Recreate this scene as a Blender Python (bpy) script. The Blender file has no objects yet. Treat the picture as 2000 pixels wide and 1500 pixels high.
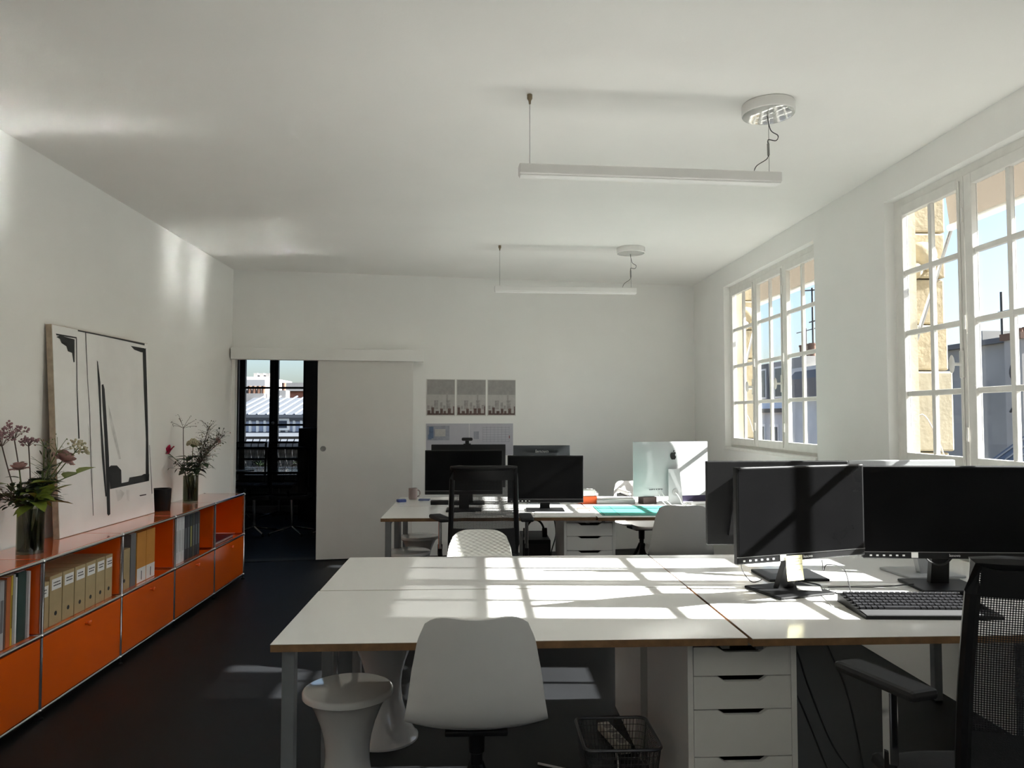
import bpy, bmesh, math, random
from mathutils import Vector, Matrix

random.seed(7)
sc = bpy.context.scene
COL = sc.collection
PI = math.pi

# ------------------------------------------------------------------ camera
EYE = Vector((0.0, 0.0, 1.428))
FPX = 1450.0
YAW, PITCH = math.radians(2.646), math.radians(2.485)
cam_d = bpy.data.cameras.new('camera')
cam_d.sensor_width = 36.0
cam_d.lens = FPX / 2000.0 * 36.0
cam_d.clip_start = 0.05
cam_d.clip_end = 500
cam = bpy.data.objects.new('camera', cam_d)
COL.objects.link(cam)
cam.location = EYE
cam.rotation_euler = (PI / 2 + PITCH, 0, -YAW)
sc.camera = cam

# ------------------------------------------------------------------ world, sun, exposure
SUN_E = 42.0
SKY = 0.285
w = bpy.data.worlds.new('sky')
sc.world = w
w.use_nodes = True
nt = w.node_tree
nt.nodes.clear()
wo = nt.nodes.new('ShaderNodeOutputWorld')
bg = nt.nodes.new('ShaderNodeBackground')
sky = nt.nodes.new('ShaderNodeTexSky')
sky.sky_type = 'NISHITA'
sky.sun_disc = False
sky.sun_elevation = math.radians(33.7)
sky.sun_rotation = math.radians(93.7)
sky.air_density = 1.0
sky.dust_density = 2.6
sky.ozone_density = 3.0
nt.links.new(sky.outputs[0], bg.inputs[0])
nt.links.new(bg.outputs[0], wo.inputs[0])
bg.inputs[1].default_value = SKY

sun_d = bpy.data.lights.new('sun', 'SUN')
sun_d.energy = SUN_E
sun_d.angle = math.radians(0.55)
sun_d.color = (1.0, 0.985, 0.945)
sun = bpy.data.objects.new('sun', sun_d)
COL.objects.link(sun)
sun_dir = Vector((1.0, -0.064, 0.667)).normalized()      # towards the sun
sun.rotation_euler = sun_dir.to_track_quat('Z', 'Y').to_euler()
sun.location = (12, -1, 9)

vs = sc.view_settings
vs.view_transform = 'Standard'
vs.look = 'None'
vs.exposure = 0.07
vs.gamma = 1.0
vs.use_curve_mapping = False
cy = sc.cycles
cy.max_bounces = 10
cy.diffuse_bounces = 6
cy.glossy_bounces = 4
cy.transmission_bounces = 3
cy.transparent_max_bounces = 12
cy.caustics_reflective = True
cy.caustics_refractive = False
cy.sample_clamp_indirect = 0.0
cy.blur_glossy = 0.0
cy.use_denoising = True
cy.use_adaptive_sampling = True
cy.adaptive_threshold = 0.015

# ------------------------------------------------------------------ helpers
_F = Vector((math.sin(YAW) * math.cos(PITCH), math.cos(YAW) * math.cos(PITCH), math.sin(PITCH)))
_R = Vector((math.cos(YAW), -math.sin(YAW), 0))
_U = _R.cross(_F)
def ray(px, py): return _F + _R * ((px - 1000) / FPX) - _U * ((py - 750) / FPX)
def atY(px, py, y): d = ray(px, py); return EYE + d * (y / d.y)
def atX(px, py, x): d = ray(px, py); return EYE + d * (x / d.x)

MATS = {}
def M(name, col, rough=0.5, metal=0.0, noise=0.0, scale=8.0, bump=0.0, bscale=60.0, spec=0.5, coat=0.0, sheen=0.0):
    if name in MATS: return MATS[name]
    m = bpy.data.materials.new(name)
    m.use_nodes = True
    t = m.node_tree
    b = t.nodes['Principled BSDF']
    b.inputs['Base Color'].default_value = (*col, 1)
    b.inputs['Roughness'].default_value = rough
    b.inputs['Metallic'].default_value = metal
    b.inputs['Specular IOR Level'].default_value = spec
    b.inputs['Coat Weight'].default_value = coat
    c = t.nodes.new('ShaderNodeTexCoord')
    if noise:
        n = t.nodes.new('ShaderNodeTexNoise')
        n.inputs['Scale'].default_value = scale
        n.inputs['Detail'].default_value = 5
        mp = t.nodes.new('ShaderNodeMapRange')
        mp.inputs['From Min'].default_value = 0.25
        mp.inputs['From Max'].default_value = 0.75
        mp.inputs['To Min'].default_value = 1 - noise
        mp.inputs['To Max'].default_value = 1 + noise
        mx = t.nodes.new('ShaderNodeMix')
        mx.data_type = 'RGBA'
        mx.blend_type = 'MULTIPLY'
        mx.inputs[0].default_value = 1
        mx.inputs[6].default_value = (*col, 1)
        t.links.new(c.outputs['Object'], n.inputs['Vector'])
        t.links.new(n.outputs['Fac'], mp.inputs['Value'])
        cb = t.nodes.new('ShaderNodeCombineColor')
        for k in range(3): t.links.new(mp.outputs[0], cb.inputs[k])
        t.links.new(cb.outputs[0], mx.inputs[7])
        t.links.new(mx.outputs[2], b.inputs['Base Color'])
    if bump:
        n2 = t.nodes.new('ShaderNodeTexNoise')
        n2.inputs['Scale'].default_value = bscale
        n2.inputs['Detail'].default_value = 3
        bp = t.nodes.new('ShaderNodeBump')
        bp.inputs['Strength'].default_value = bump
        bp.inputs['Distance'].default_value = 0.004
        t.links.new(c.outputs['Object'], n2.inputs['Vector'])
        t.links.new(n2.outputs['Fac'], bp.inputs['Height'])
        t.links.new(bp.outputs[0], b.inputs['Normal'])
    MATS[name] = m
    return m

def glassy(name, tint, refl=0.06, rough=0.02):
    m = bpy.data.materials.new(name)
    m.use_nodes = True
    t = m.node_tree
    t.nodes.clear()
    o = t.nodes.new('ShaderNodeOutputMaterial')
    a = t.nodes.new('ShaderNodeBsdfTransparent')
    a.inputs[0].default_value = (*tint, 1)
    g = t.nodes.new('ShaderNodeBsdfGlossy')
    g.inputs['Roughness'].default_value = rough
    lw = t.nodes.new('ShaderNodeLayerWeight')
    lw.inputs[0].default_value = 0.5
    x = t.nodes.new('ShaderNodeMixShader')
    pw = t.nodes.new('ShaderNodeMath')
    pw.operation = 'POWER'
    pw.inputs[1].default_value = 5.0
    mt = t.nodes.new('ShaderNodeMath')
    mt.operation = 'MULTIPLY_ADD'
    mt.inputs[1].default_value = 0.5
    mt.inputs[2].default_value = refl * 0.5
    t.links.new(lw.outputs['Facing'], pw.inputs[0])
    t.links.new(pw.outputs[0], mt.inputs[0])
    t.links.new(mt.outputs[0], x.inputs[0])
    t.links.new(a.outputs[0], x.inputs[1])
    t.links.new(g.outputs[0], x.inputs[2])
    t.links.new(x.outputs[0], o.inputs[0])
    MATS[name] = m
    return m

def perforated(name, col, scale=260.0, open_part=0.5):
    """woven mesh cloth: procedural holes in object space"""
    m = bpy.data.materials.new(name)
    m.use_nodes = True
    t = m.node_tree
    b = t.nodes['Principled BSDF']
    b.inputs['Base Color'].default_value = (*col, 1)
    b.inputs['Roughness'].default_value = 0.7
    o = t.nodes['Material Output']
    c = t.nodes.new('ShaderNodeTexCoord')
    s = t.nodes.new('ShaderNodeSeparateXYZ')
    t.links.new(c.outputs['Object'], s.inputs[0])
    def wave(a, bb):
        ad = t.nodes.new('ShaderNodeMath'); ad.operation = a
        t.links.new(s.outputs['X'], ad.inputs[0]); t.links.new(s.outputs['Z'], ad.inputs[1])
        mu = t.nodes.new('ShaderNodeMath'); mu.operation = 'MULTIPLY'; mu.inputs[1].default_value = bb
        t.links.new(ad.outputs[0], mu.inputs[0])
        sn = t.nodes.new('ShaderNodeMath'); sn.operation = 'SINE'
        t.links.new(mu.outputs[0], sn.inputs[0])
        return sn
    a1, a2 = wave('ADD', scale * 2), wave('SUBTRACT', scale * 2)
    pr = t.nodes.new('ShaderNodeMath'); pr.operation = 'MULTIPLY'
    t.links.new(a1.outputs[0], pr.inputs[0]); t.links.new(a2.outputs[0], pr.inputs[1])
    gt = t.nodes.new('ShaderNodeMath'); gt.operation = 'GREATER_THAN'; gt.inputs[1].default_value = 0.5 - open_part
    t.links.new(pr.outputs[0], gt.inputs[0])
    tr = t.nodes.new('ShaderNodeBsdfTransparent')
    x = t.nodes.new('ShaderNodeMixShader')
    t.links.new(gt.outputs[0], x.inputs[0])
    t.links.new(b.outputs[0], x.inputs[1])
    t.links.new(tr.outputs[0], x.inputs[2])
    t.links.new(x.outputs[0], o.inputs[0])
    MATS[name] = m
    return m

class MB:
    def __init__(s): s.bm = bmesh.new()
    def box(s, x0, y0, z0, x1, y1, z1, bev=0.0, seg=2):
        vs_ = [s.bm.verts.new(p) for p in ((x0,y0,z0),(x1,y0,z0),(x1,y1,z0),(x0,y1,z0),(x0,y0,z1),(x1,y0,z1),(x1,y1,z1),(x0,y1,z1))]
        fs = [s.bm.faces.new([vs_[i] for i in q]) for q in ((3,2,1,0),(4,5,6,7),(0,1,5,4),(1,2,6,5),(2,3,7,6),(3,0,4,7))]
        if bev:
            ed = list({ee for f in fs for ee in f.edges})
            bmesh.ops.bevel(s.bm, geom=ed, offset=bev, segments=seg, profile=0.5, affect='EDGES')
        return s
    def obox(s, c, sx_, sy_, sz_, rz=0.0, bev=0.0):
        n0 = len(s.bm.verts)
        s.box(-sx_/2, -sy_/2, -sz_/2, sx_/2, sy_/2, sz_/2, bev)
        s.bm.verts.ensure_lookup_table()
        mt = Matrix.Translation(c) @ Matrix.Rotation(rz, 4, 'Z')
        for v in s.bm.verts[n0:]: v.co = mt @ v.co
        return s
    def tube(s, pts, r, seg=8, caps=True, closed=False):
        pts = [Vector(p) for p in pts]
        n = len(pts)
        rs = r if isinstance(r, (list, tuple)) else [r] * n
        rings = []
        ref = Vector((0, 0, 1))
        for i, p in enumerate(pts):
            if closed: d = (pts[(i+1) % n] - pts[i-1])
            else: d = (pts[min(i+1, n-1)] - pts[max(i-1, 0)])
            if d.length < 1e-9: d = Vector((0, 0, 1))
            d.normalize()
            q = ref if abs(d.dot(ref)) < 0.95 else Vector((1, 0, 0))
            a = d.cross(q).normalized()
            b = d.cross(a).normalized()
            rings.append([s.bm.verts.new(p + (a * math.cos(2*PI*k/seg) + b * math.sin(2*PI*k/seg)) * rs[i]) for k in range(seg)])
        m = n if closed else n - 1
        for i in range(m):
            A, B = rings[i], rings[(i+1) % n]
            for k in range(seg):
                s.bm.faces.new((A[k], A[(k+1) % seg], B[(k+1) % seg], B[k]))
        if caps and not closed:
            s.bm.faces.new(rings[0][::-1]); s.bm.faces.new(rings[-1])
        return s
    def lathe(s, prof, c=(0, 0, 0), seg=32, close=True):
        c = Vector(c)
        rings = []
        for r, z in prof:
            if r < 1e-6: rings.append([s.bm.verts.new(c + Vector((0, 0, z)))])
            else: rings.append([s.bm.verts.new(c + Vector((r*math.cos(2*PI*k/seg), r*math.sin(2*PI*k/seg), z))) for k in range(seg)])
        for A, B in zip(rings, rings[1:]):
            for k in range(seg):
                k2 = (k+1) % seg
                if len(A) == 1 and len(B) > 1: s.bm.faces.new((A[0], B[k2], B[k]))
                elif len(B) == 1 and len(A) > 1: s.bm.faces.new((A[k], A[k2], B[0]))
                elif len(A) > 1: s.bm.faces.new((A[k], A[k2], B[k2], B[k]))
        return s
    def ball(s, c, r, seg=12, rings=8, sq=(1, 1, 1)):
        n0 = len(s.bm.verts)
        s.lathe([(r*math.sin(PI*i/rings) if 0 < i < rings else 0, -r*math.cos(PI*i/rings)) for i in range(rings+1)], (0, 0, 0), seg)
        s.bm.verts.ensure_lookup_table()
        for v in s.bm.verts[n0:]: v.co = Vector((v.co.x*sq[0], v.co.y*sq[1], v.co.z*sq[2])) + Vector(c)
        return s
    def prism(s, poly, axis, a, b):
        """poly: 2D outline in the other two axes, extruded from a to b along axis"""
        def mk(u, v, t): return {'x': (t, u, v), 'y': (u, t, v), 'z': (u, v, t)}[axis]
        A = [s.bm.verts.new(mk(u, v, a)) for u, v in poly]
        B = [s.bm.verts.new(mk(u, v, b)) for u, v in poly]
        n = len(poly)
        s.bm.faces.new(A[::-1]); s.bm.faces.new(B)
        for k in range(n): s.bm.faces.new((A[k], A[(k+1) % n], B[(k+1) % n], B[k]))
        return s
    def face(s, pts):
        s.bm.faces.new([s.bm.verts.new(p) for p in pts]); return s
    def grid(s, fn, nu, nv):
        V = [[s.bm.verts.new(fn(i/nu, j/nv)) for i in range(nu+1)] for j in range(nv+1)]
        for j in range(nv):
            for i in range(nu):
                s.bm.faces.new((V[j][i], V[j][i+1], V[j+1][i+1], V[j+1][i]))
        return s
    def mesh(s, name, smooth=False):
        bmesh.ops.recalc_face_normals(s.bm, faces=s.bm.faces)
        me = bpy.data.meshes.new(name)
        s.bm.to_mesh(me)
        s.bm.free()
        if smooth:
            for p in me.polygons: p.use_smooth = True
            me.set_sharp_from_angle(angle=math.radians(40))
        return me
    def build(s, name, mat, parent=None, smooth=False, loc=None, rz=None):
        return obj(name, s.mesh(name, smooth), mat, parent, loc, rz)

def obj(name, me, mat, parent=None, loc=None, rz=None):
    o = bpy.data.objects.new(name, me)
    if mat is not None and not me.materials: me.materials.append(mat)
    COL.objects.link(o)
    if parent: o.parent = parent
    if loc is not None: o.location = loc
    if rz is not None: o.rotation_euler = (0, 0, rz)
    return o

def tag(o, label=None, cat=None, group=None, kind=None):
    if label: o['label'] = label
    if cat: o['category'] = cat
    if group: o['group'] = group
    if kind: o['kind'] = kind
    return o

def thing(name, label, cat, loc=(0, 0, 0), rz=0.0, group=None, kind=None):
    o = bpy.data.objects.new(name, None)
    o.empty_display_size = 0.1
    COL.objects.link(o)
    o.location = loc
    o.rotation_euler = (0, 0, rz)
    return tag(o, label, cat, group, kind)

def copy_tree(o, parent=None):
    c = o.copy()
    COL.objects.link(c)
    c.parent = parent
    for ch in list(o.children): copy_tree(ch, c)
    return c

def dup(o, loc, rz, label, group=None):
    c = copy_tree(o)
    c.location = loc
    c.rotation_euler = (0, 0, rz)
    c['label'] = label
    if group: c['group'] = group
    return c

def bez(p0, p1, p2, p3, n=12):
    p0, p1, p2, p3 = map(Vector, (p0, p1, p2, p3))
    out = []
    for i in range(n+1):
        t = i/n; u = 1-t
        out.append(p0*u**3 + p1*3*u*u*t + p2*3*u*t*t + p3*t**3)
    return out

def spline(pts, n=6):
    P = [Vector(p) for p in pts]
    out = []
    for i in range(len(P)-1):
        a, b, c, d = P[max(i-1, 0)], P[i], P[i+1], P[min(i+2, len(P)-1)]
        for k in range(n):
            t = k/n
            out.append(0.5*((2*b) + (c-a)*t + (2*a-5*b+4*c-d)*t*t + (3*b-a-3*c+d)*t**3))
    out.append(P[-1])
    return out

def text(name, s_, size, mat, parent, loc, rot=(PI/2, 0, 0), shear=0.0, depth=0.0005):
    cu = bpy.data.curves.new(name, 'FONT')
    cu.body = s_
    cu.size = size
    cu.shear = shear
    cu.extrude = depth
    cu.align_x = 'CENTER'
    cu.resolution_u = 3
    tmp = bpy.data.objects.new(name, cu)
    COL.objects.link(tmp)
    bpy.context.view_layer.update()
    me = bpy.data.meshes.new_from_object(tmp.evaluated_get(bpy.context.evaluated_depsgraph_get()))
    bpy.data.objects.remove(tmp)
    o = obj(name, me, None, parent, loc)
    me.materials.clear()
    me.materials.append(mat)
    o.rotation_euler = rot
    return o

# ------------------------------------------------------------------ materials
plaster = M('white_plaster', (0.865, 0.865, 0.84), 0.85, noise=0.02, scale=2.5, bump=0.12, bscale=90)
ceil_m = M('ceiling_paint', (0.87, 0.865, 0.835), 0.9, noise=0.02, scale=2, bump=0.08, bscale=120)
floor_m = M('dark_floor', (0.007, 0.0075, 0.0085), 0.55, noise=0.25, scale=3, bump=0.15, bscale=300, spec=0.2)
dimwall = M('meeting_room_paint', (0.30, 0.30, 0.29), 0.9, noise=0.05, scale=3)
frame_w = M('white_window_paint', (0.80, 0.79, 0.75), 0.45, noise=0.05, scale=14, bump=0.1, bscale=40)
frame_d = M('dark_window_paint', (0.06, 0.058, 0.052), 0.5, noise=0.1, scale=12)
pane_m = glassy('window_glass', (0.97, 0.98, 0.98), 0.05)
stone = M('cream_stone', (0.34, 0.285, 0.19), 0.9, noise=0.22, scale=9, bump=0.7, bscale=28)
stone2 = M('cream_render', (0.33, 0.295, 0.22), 0.9, noise=0.12, scale=5, bump=0.3, bscale=40)
chrome = M('chrome', (0.72, 0.72, 0.72), 0.12, 1.0, noise=0.04, scale=30)
steel = M('brushed_steel', (0.42, 0.42, 0.42), 0.35, 1.0, noise=0.06, scale=40)
orange = M('orange_lacquer', (0.88, 0.13, 0.005), 0.16, noise=0.03, scale=4, coat=1.0)
lam = M('white_laminate', (0.87, 0.865, 0.84), 0.14, noise=0.015, scale=3, spec=0.5)
ply = M('plywood_edge', (0.20, 0.105, 0.045), 0.6, noise=0.25, scale=30)
leg_m = M('grey_steel_leg', (0.22, 0.23, 0.24), 0.4, 0.3, noise=0.05, scale=20)
white_p = M('white_plastic', (0.72, 0.71, 0.69), 0.38, noise=0.02, scale=6)
white_gl = M('glossy_white_plastic', (0.62, 0.61, 0.59), 0.09, noise=0.02, scale=6, coat=0.3)
white_l = M('white_lacquer', (0.70, 0.69, 0.66), 0.4, noise=0.02, scale=5)
black_p = M('black_plastic', (0.006, 0.006, 0.0065), 0.45, noise=0.15, scale=30, spec=0.3)
black_s = M('black_screen', (0.0045, 0.0045, 0.0048), 0.22, noise=0.2, scale=6, spec=0.10)
black_f = M('black_fabric', (0.012, 0.012, 0.013), 0.85, noise=0.2, scale=80, bump=0.3, bscale=400)
rubber = M('black_rubber', (0.015, 0.015, 0.016), 0.7, noise=0.1, scale=40)
mesh_m = perforated('black_mesh_cloth', (0.012, 0.012, 0.013), 300, 0.36)
alu = M('silver_aluminium', (0.44, 0.45, 0.455), 0.42, 0.15, noise=0.02, scale=10)
paper = M('white_paper', (0.80, 0.79, 0.77), 0.8, noise=0.02, scale=12)
ink = M('black_ink', (0.02, 0.02, 0.022), 0.7, noise=0.2, scale=20)
card = M('beige_cardboard', (0.42, 0.325, 0.175), 0.8, noise=0.06, scale=14)
zinc = M('zinc_roof', (0.075, 0.082, 0.095), 0.6, noise=0.06, scale=2)
slate = M('slate_roof', (0.10, 0.115, 0.14), 0.7, noise=0.2, scale=3)
gwall = M('grey_render', (0.30, 0.29, 0.275), 0.9, noise=0.2, scale=0.9, bump=0.2, bscale=10)
gwall2 = M('light_grey_render', (0.62, 0.61, 0.59), 0.9, noise=0.2, scale=0.9)
lwall = M('pale_render', (0.36, 0.34, 0.32), 0.9, noise=0.1, scale=1.2)
brick_m = M('red_brick_wall', (0.45, 0.17, 0.10), 0.9, noise=0.15, scale=4)
terra = M('terracotta', (0.14, 0.075, 0.05), 0.85, noise=0.1, scale=9)
dark_m = M('dark_iron', (0.03, 0.03, 0.032), 0.6, noise=0.1, scale=20)

# ================================================================== THE SETTING
H = 2.88
XL, XR = -2.42, 2.40
YB = -5.2
WA, WB = Vector((XL, 7.42, 0)), Vector((XR, 8.12, 0))     # the back wall runs slightly askew
WANG = math.atan2(WB.y - WA.y, WB.x - WA.x)
WLEN = (WB - WA).length
WIN = [(2.36, 4.24), (5.16, 7.115), (-1.75, 0.15), (-4.6, -2.7)]         # right wall window openings; those behind the camera are added, unseen, for fill light
WZ0, WZ1 = 1.13, 2.69

def struct(o): o['kind'] = 'structure'; return o

struct(MB().box(-4.8, YB-.1, -0.1, XR+.2, 11.3, 0.0).build('floor', floor_m))
struct(MB().box(XL-.2, YB-.1, H, XR+.22, 8.2, H+.12).build('ceiling', ceil_m))
struct(MB().box(XL-.15, YB, 0, XL, 7.45, H).build('wall_left', plaster))
struct(MB().box(XL-.15, YB-.12, 0, XR+.2, YB, H).build('wall_front', plaster))

def wall_with_windows(name, mat, x0, x1, z0, z1, grow=0.0):
    b = MB()
    ys = sorted(WIN)
    cur = YB
    for a, c in ys:
        b.box(x0, cur, 0, x1, a-grow, H)
        b.box(x0, a-grow, 0, x1, c+grow, z0)
        b.box(x0, a-grow, z1, x1, c+grow, H)
        cur = c+grow
    b.box(x0, cur, 0, x1, 8.35, H)
    return struct(b.build(name, mat))
wall_with_windows('wall_right', plaster, XR, XR+.10, WZ0, WZ1)
facade = wall_with_windows('wall_facade', stone2, XR+.10, XR+.20, WZ0-.04, WZ1+.12, 0.02)

# back wall with the doorway at its left end
bw = MB()
bw.box(-0.25, 0, 0, 0.03, .14, H)
bw.box(0.03, 0, 2.02, 0.86, .14, H)
bw.box(0.86, 0, 0, WLEN+.3, .14, H)
struct(bw.build('wall_back', plaster, loc=WA, rz=WANG))

# sliding door with its rail cover
d1 = thing('door_1', None, None, WA, WANG, kind='structure')
MB().box(0.825, -.062, 0.012, 1.77, -.022, 2.02, .002).build('door_leaf', white_l, d1)
MB().box(0.004, -.10, 1.985, 1.875, -.001, 2.10, .002).build('rail_cover', plaster, d1)
pull = MB().lathe([(0, 0), (.017, 0), (.017, .004), (.026, .004), (.028, .001), (.028, -.003)], seg=24).build('finger_pull', steel, d1, True)
pull.location = (0.886, -.062, 1.105); pull.rotation_euler = (PI/2, 0, 0)
struct(MB().box(0.03, -.005, 0.0, 0.86, .14, .006).build('trim_1', dark_m, loc=WA, rz=WANG))

# ---- casement windows in the right wall
def window(n, y0, y1, handles):
    wroot = thing('window_%d' % n, None, None, (XR+.06, y0, 0), 0, kind='structure')
    W = y1 - y0
    f = MB()
    f.box(0, 0, WZ0, .05, .038, WZ1); f.box(0, W-.038, WZ0, .05, W, WZ1)
    f.box(0, .038, WZ0, .05, W-.038, WZ0+.025); f.box(0, .038, WZ1-.045, .05, W-.038, WZ1)
    f.build('window_frame', frame_w, wroot)
    MB().box(-.075, -.0, WZ0-.022, .0, W, WZ0+.004, .004).build('window_sill', frame_w, wroot)
    lw = (W - .076) / 3
    z0, z1 = WZ0+.026, WZ1-.046
    for k in range(3):
        a = .038 + k*lw + .0015; b = a + lw - .003
        st, rb, rt = .056, .066, .056
        c = MB()
        c.box(-.010, a, z0, .025, a+st, z1, .003); c.box(-.010, b-st, z0, .025, b, z1, .003)
        c.box(-.010, a+st, z0, .025, b-st, z0+rb, .003); c.box(-.010, a+st, z1-rt, .025, b-st, z1, .003)
        cas = c.build('casement', frame_w, wroot)
        ga, gb, gz0, gz1 = a+st, b-st, z0+rb, z1-rt
        bar = .030
        ym = (ga+gb)/2
        MB().box(.000, ym-bar/2, gz0, .023, ym+bar/2, gz1, .003).build('glazing_bar', frame_w, cas)
        ph = (gz1-gz0-3*bar)/4
        zs = []
        for r in range(4):
            zz = gz0 + r*(ph+bar)
            zs.append(zz)
            if r: MB().box(.001, ga, zz-bar, .022, gb, zz, .003).build('glazing_bar', frame_w, cas)
        pw = (gb-ga-bar)/2
        pm = MB().box(.017, 0, 0, .020, pw, ph).mesh('pane')
        for r in range(4):
            for q in range(2):
                obj('pane', pm, pane_m, cas, (0, ga + q*(pw+bar), zs[r]))
        # hinges on the outer stile
        hy = a if k != 1 else a
        for hz in (z0+.18, (z0+z1)/2, z1-.2):
            MB().tube([(-.018, hy+.004, hz-.035), (-.018, hy+.004, hz+.035)], .006, 8).build('hinge', frame_w, cas)
        if k in handles:
            yy = a + st*.5
            MB().box(-.026, yy-.012, 1.62, -.012, yy+.012, 1.76, .004).build('handle_box', frame_w, cas)
            MB().tube([(-.02, yy, 1.69), (-.06, yy, 1.69), (-.066, yy, 1.69)], .008, 8).build('handle_stem', frame_w, cas)
            MB().ball((-.072, yy, 1.69), .018, 12, 8, (.7, .9, 2.6)).build('handle_knob', frame_w, cas, True)
            MB().tube([(-.016, yy, z0+.02), (-.016, yy, 1.62)], .005, 6).tube([(-.016, yy, 1.76), (-.016, yy, z1-.02)], .005, 6).build('bolt_rod', frame_w, cas)
    return wroot
window(1, *WIN[0], (1, 2))
window(2, *WIN[1], (1, 2))
window(3, *WIN[2], (1,))  # unseen window, added for fill light
window(5, *WIN[3], (1,))  # another unseen window, added to let more sun in behind the camera

# ---- awnings outside (translucent canvas)
def canvas_cloth(name, col, thru):
    m = bpy.data.materials.new(name); m.use_nodes = True
    t = m.node_tree; t.nodes.clear()
    o = t.nodes.new('ShaderNodeOutputMaterial')
    d = t.nodes.new('ShaderNodeBsdfDiffuse'); d.inputs[0].default_value = (*col, 1)
    l = t.nodes.new('ShaderNodeBsdfTranslucent'); l.inputs[0].default_value = (*col, 1)
    r = t.nodes.new('ShaderNodeBsdfTransparent')
    wv = t.nodes.new('ShaderNodeTexNoise'); wv.inputs['Scale'].default_value = 40
    mr = t.nodes.new('ShaderNodeMapRange'); mr.inputs['To Min'].default_value = .25; mr.inputs['To Max'].default_value = .35
    a = t.nodes.new('ShaderNodeMixShader')
    b = t.nodes.new('ShaderNodeMixShader'); b.inputs[0].default_value = thru
    t.links.new(wv.outputs[0], mr.inputs[0]); t.links.new(mr.outputs[0], a.inputs[0])
    t.links.new(d.outputs[0], a.inputs[1]); t.links.new(l.outputs[0], a.inputs[2])
    t.links.new(a.outputs[0], b.inputs[1]); t.links.new(r.outputs[0], b.inputs[2])
    t.links.new(b.outputs[0], o.inputs[0])
    return m
awn_m = canvas_cloth('beige_awning_canvas', (0.13, 0.105, 0.075), 0.05)
def awning(y0, y1, label, arm):
    t = thing('awning', label, 'awning', (2.60, y0, 2.49), 0, 'beige awnings over the windows')
    L = y1 - y0
    MB().grid(lambda u, v: Vector((.025 + .035*v, L*u, .30*(1-v))), 8, 5).build('awning_cloth', awn_m, t)
    MB().tube([(.06, 0, 0), (.06, L, 0)], .020, 10).build('front_bar', frame_w, t, True)
    MB().box(.0, 0, .29, .07, L, .36, .004).build('cassette', frame_w, t)
    for y, s in ((L-.01, arm), (0.01, -.03)):
        MB().tube([(.065, y, .0), (.045, y+s*.5, -.30)], .010, 8).tube([(.045, y+s*.5, -.30), (.015, y+s, -.62)], .012, 8).build('folding_arm', steel, t)
awning(2.20, 4.03, 'beige canvas awning hanging outside the window nearest the camera', .29)
awning(5.05, 6.90, 'beige canvas awning hanging outside the farther window beside the back wall', .28)

# ---- stone piers standing out from the facade beside each window
def pier(y0, y1, xs, label):
    t = thing('stone_pier', label, 'pier', (2.60, y0, 0), 0, 'stone piers between the windows')
    zs = [-1.0, .35, .80, 1.20, 1.72, 2.02, 2.32, 2.62, 3.05]
    rnd = random.Random(int(y0*10))
    for k, (a, b) in enumerate(zip(zs, zs[1:])):
        x1 = xs*(1.0 if k == 3 else .93 + .04*rnd.random())
        pr_ = .012*rnd.random() if k != 3 else .02
        MB().box(0.001, -pr_, a+.004, x1, y1-y0, b-.004, .012).build('stone', stone2 if k == 3 else stone, t)
    # worn carved bracket near the top
    MB().ball((xs*.55, -.05, 2.46), .09, 10, 8, (1.1, .7, 1.0)).ball((xs*.4, -.06, 2.36), .06, 10, 8).ball((xs*.7, -.05, 2.40), .05, 8, 6).build('carved_bracket', stone, t, True)
    MB().tube(spline([(xs*.35, -.03, 3.0), (xs*.33, -.035, 2.2), (xs*.36, -.03, 1.5), (xs*.34, -.03, .9), (xs*.34, -.03, .2)]), .006, 6).build('cable', lwall, t)
    MB().tube(spline([(xs*.3, -.03, 1.30), (xs*.5, -.05, 1.44), (xs*.75, -.04, 1.25), (xs*.95, -.03, 1.0)]), .005, 6).build('cable', lwall, t)
    MB().box(xs*.28, -.05, 1.28, xs*.42, -.012, 1.40, .006).build('junction_box', gwall, t)
pier(4.66, 5.00, .46, 'cream stone pier with loose cables outside the near window')
pier(7.52, 7.95, .29, 'cream stone pier seen through the first casement of the far window')

struct(MB().box(2.7, -25, -4.3, 60, 70, -4.0).build('courtyard_ground', M('dark_asphalt', (0.03, 0.03, 0.03), 0.9, noise=0.1, scale=0.6)))  # unseen ground, added to bounce sunlight up onto the shaded facades
# ---- courtyard buildings beyond the right-hand windows
def house(name, label, x0, x1, y0, y1, z0, ztop, wall, group='houses across the courtyard'):
    t = thing(name, label, 'building', (x0, y0, z0), 0, group)
    MB().box(0, 0, 0, x1-x0, y1-y0, ztop-z0).build('wall', wall, t)
    return t
def chimney_pots(parent, base, n, step, r=.10, h=.45):
    for k in range(n):
        MB().lathe([(r*.8, 0), (r, h*.85), (r*1.15, h*.88), (r*1.15, h), (r*.8, h)], (base[0]+.2, base[1]+step*k, base[2]), 10).build('chimney_pot', terra, parent, True)

pA0, pA1 = atX(1975, 700, 10.0), atX(1840, 700, 10.0)      # grey gable seen through the near window
g = house('gable_house', 'grey rendered gable house seen through the near window', 10.0, 15.0, pA0.y, pA1.y+1.2, -4, atX(1930, 674, 10).z, gwall)
hh = atX(1930, 674, 10).z + 4
MB().box(-.12, -.1, hh, .4, pA1.y+1.3-pA0.y, hh+.10).build('coping', zinc, g)
MB().box(.3, 1.2, hh+.1, 1.0, 1.9, hh+.35).build('chimney_stack', gwall, g)
MB().tube([(.5, .9, hh), (.5, .9, hh+1.1)], .025, 6).tube([(.5, .6, hh+.7), (.5, 1.0, hh+.7)], .015, 6).build('antenna', dark_m, g)
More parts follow.
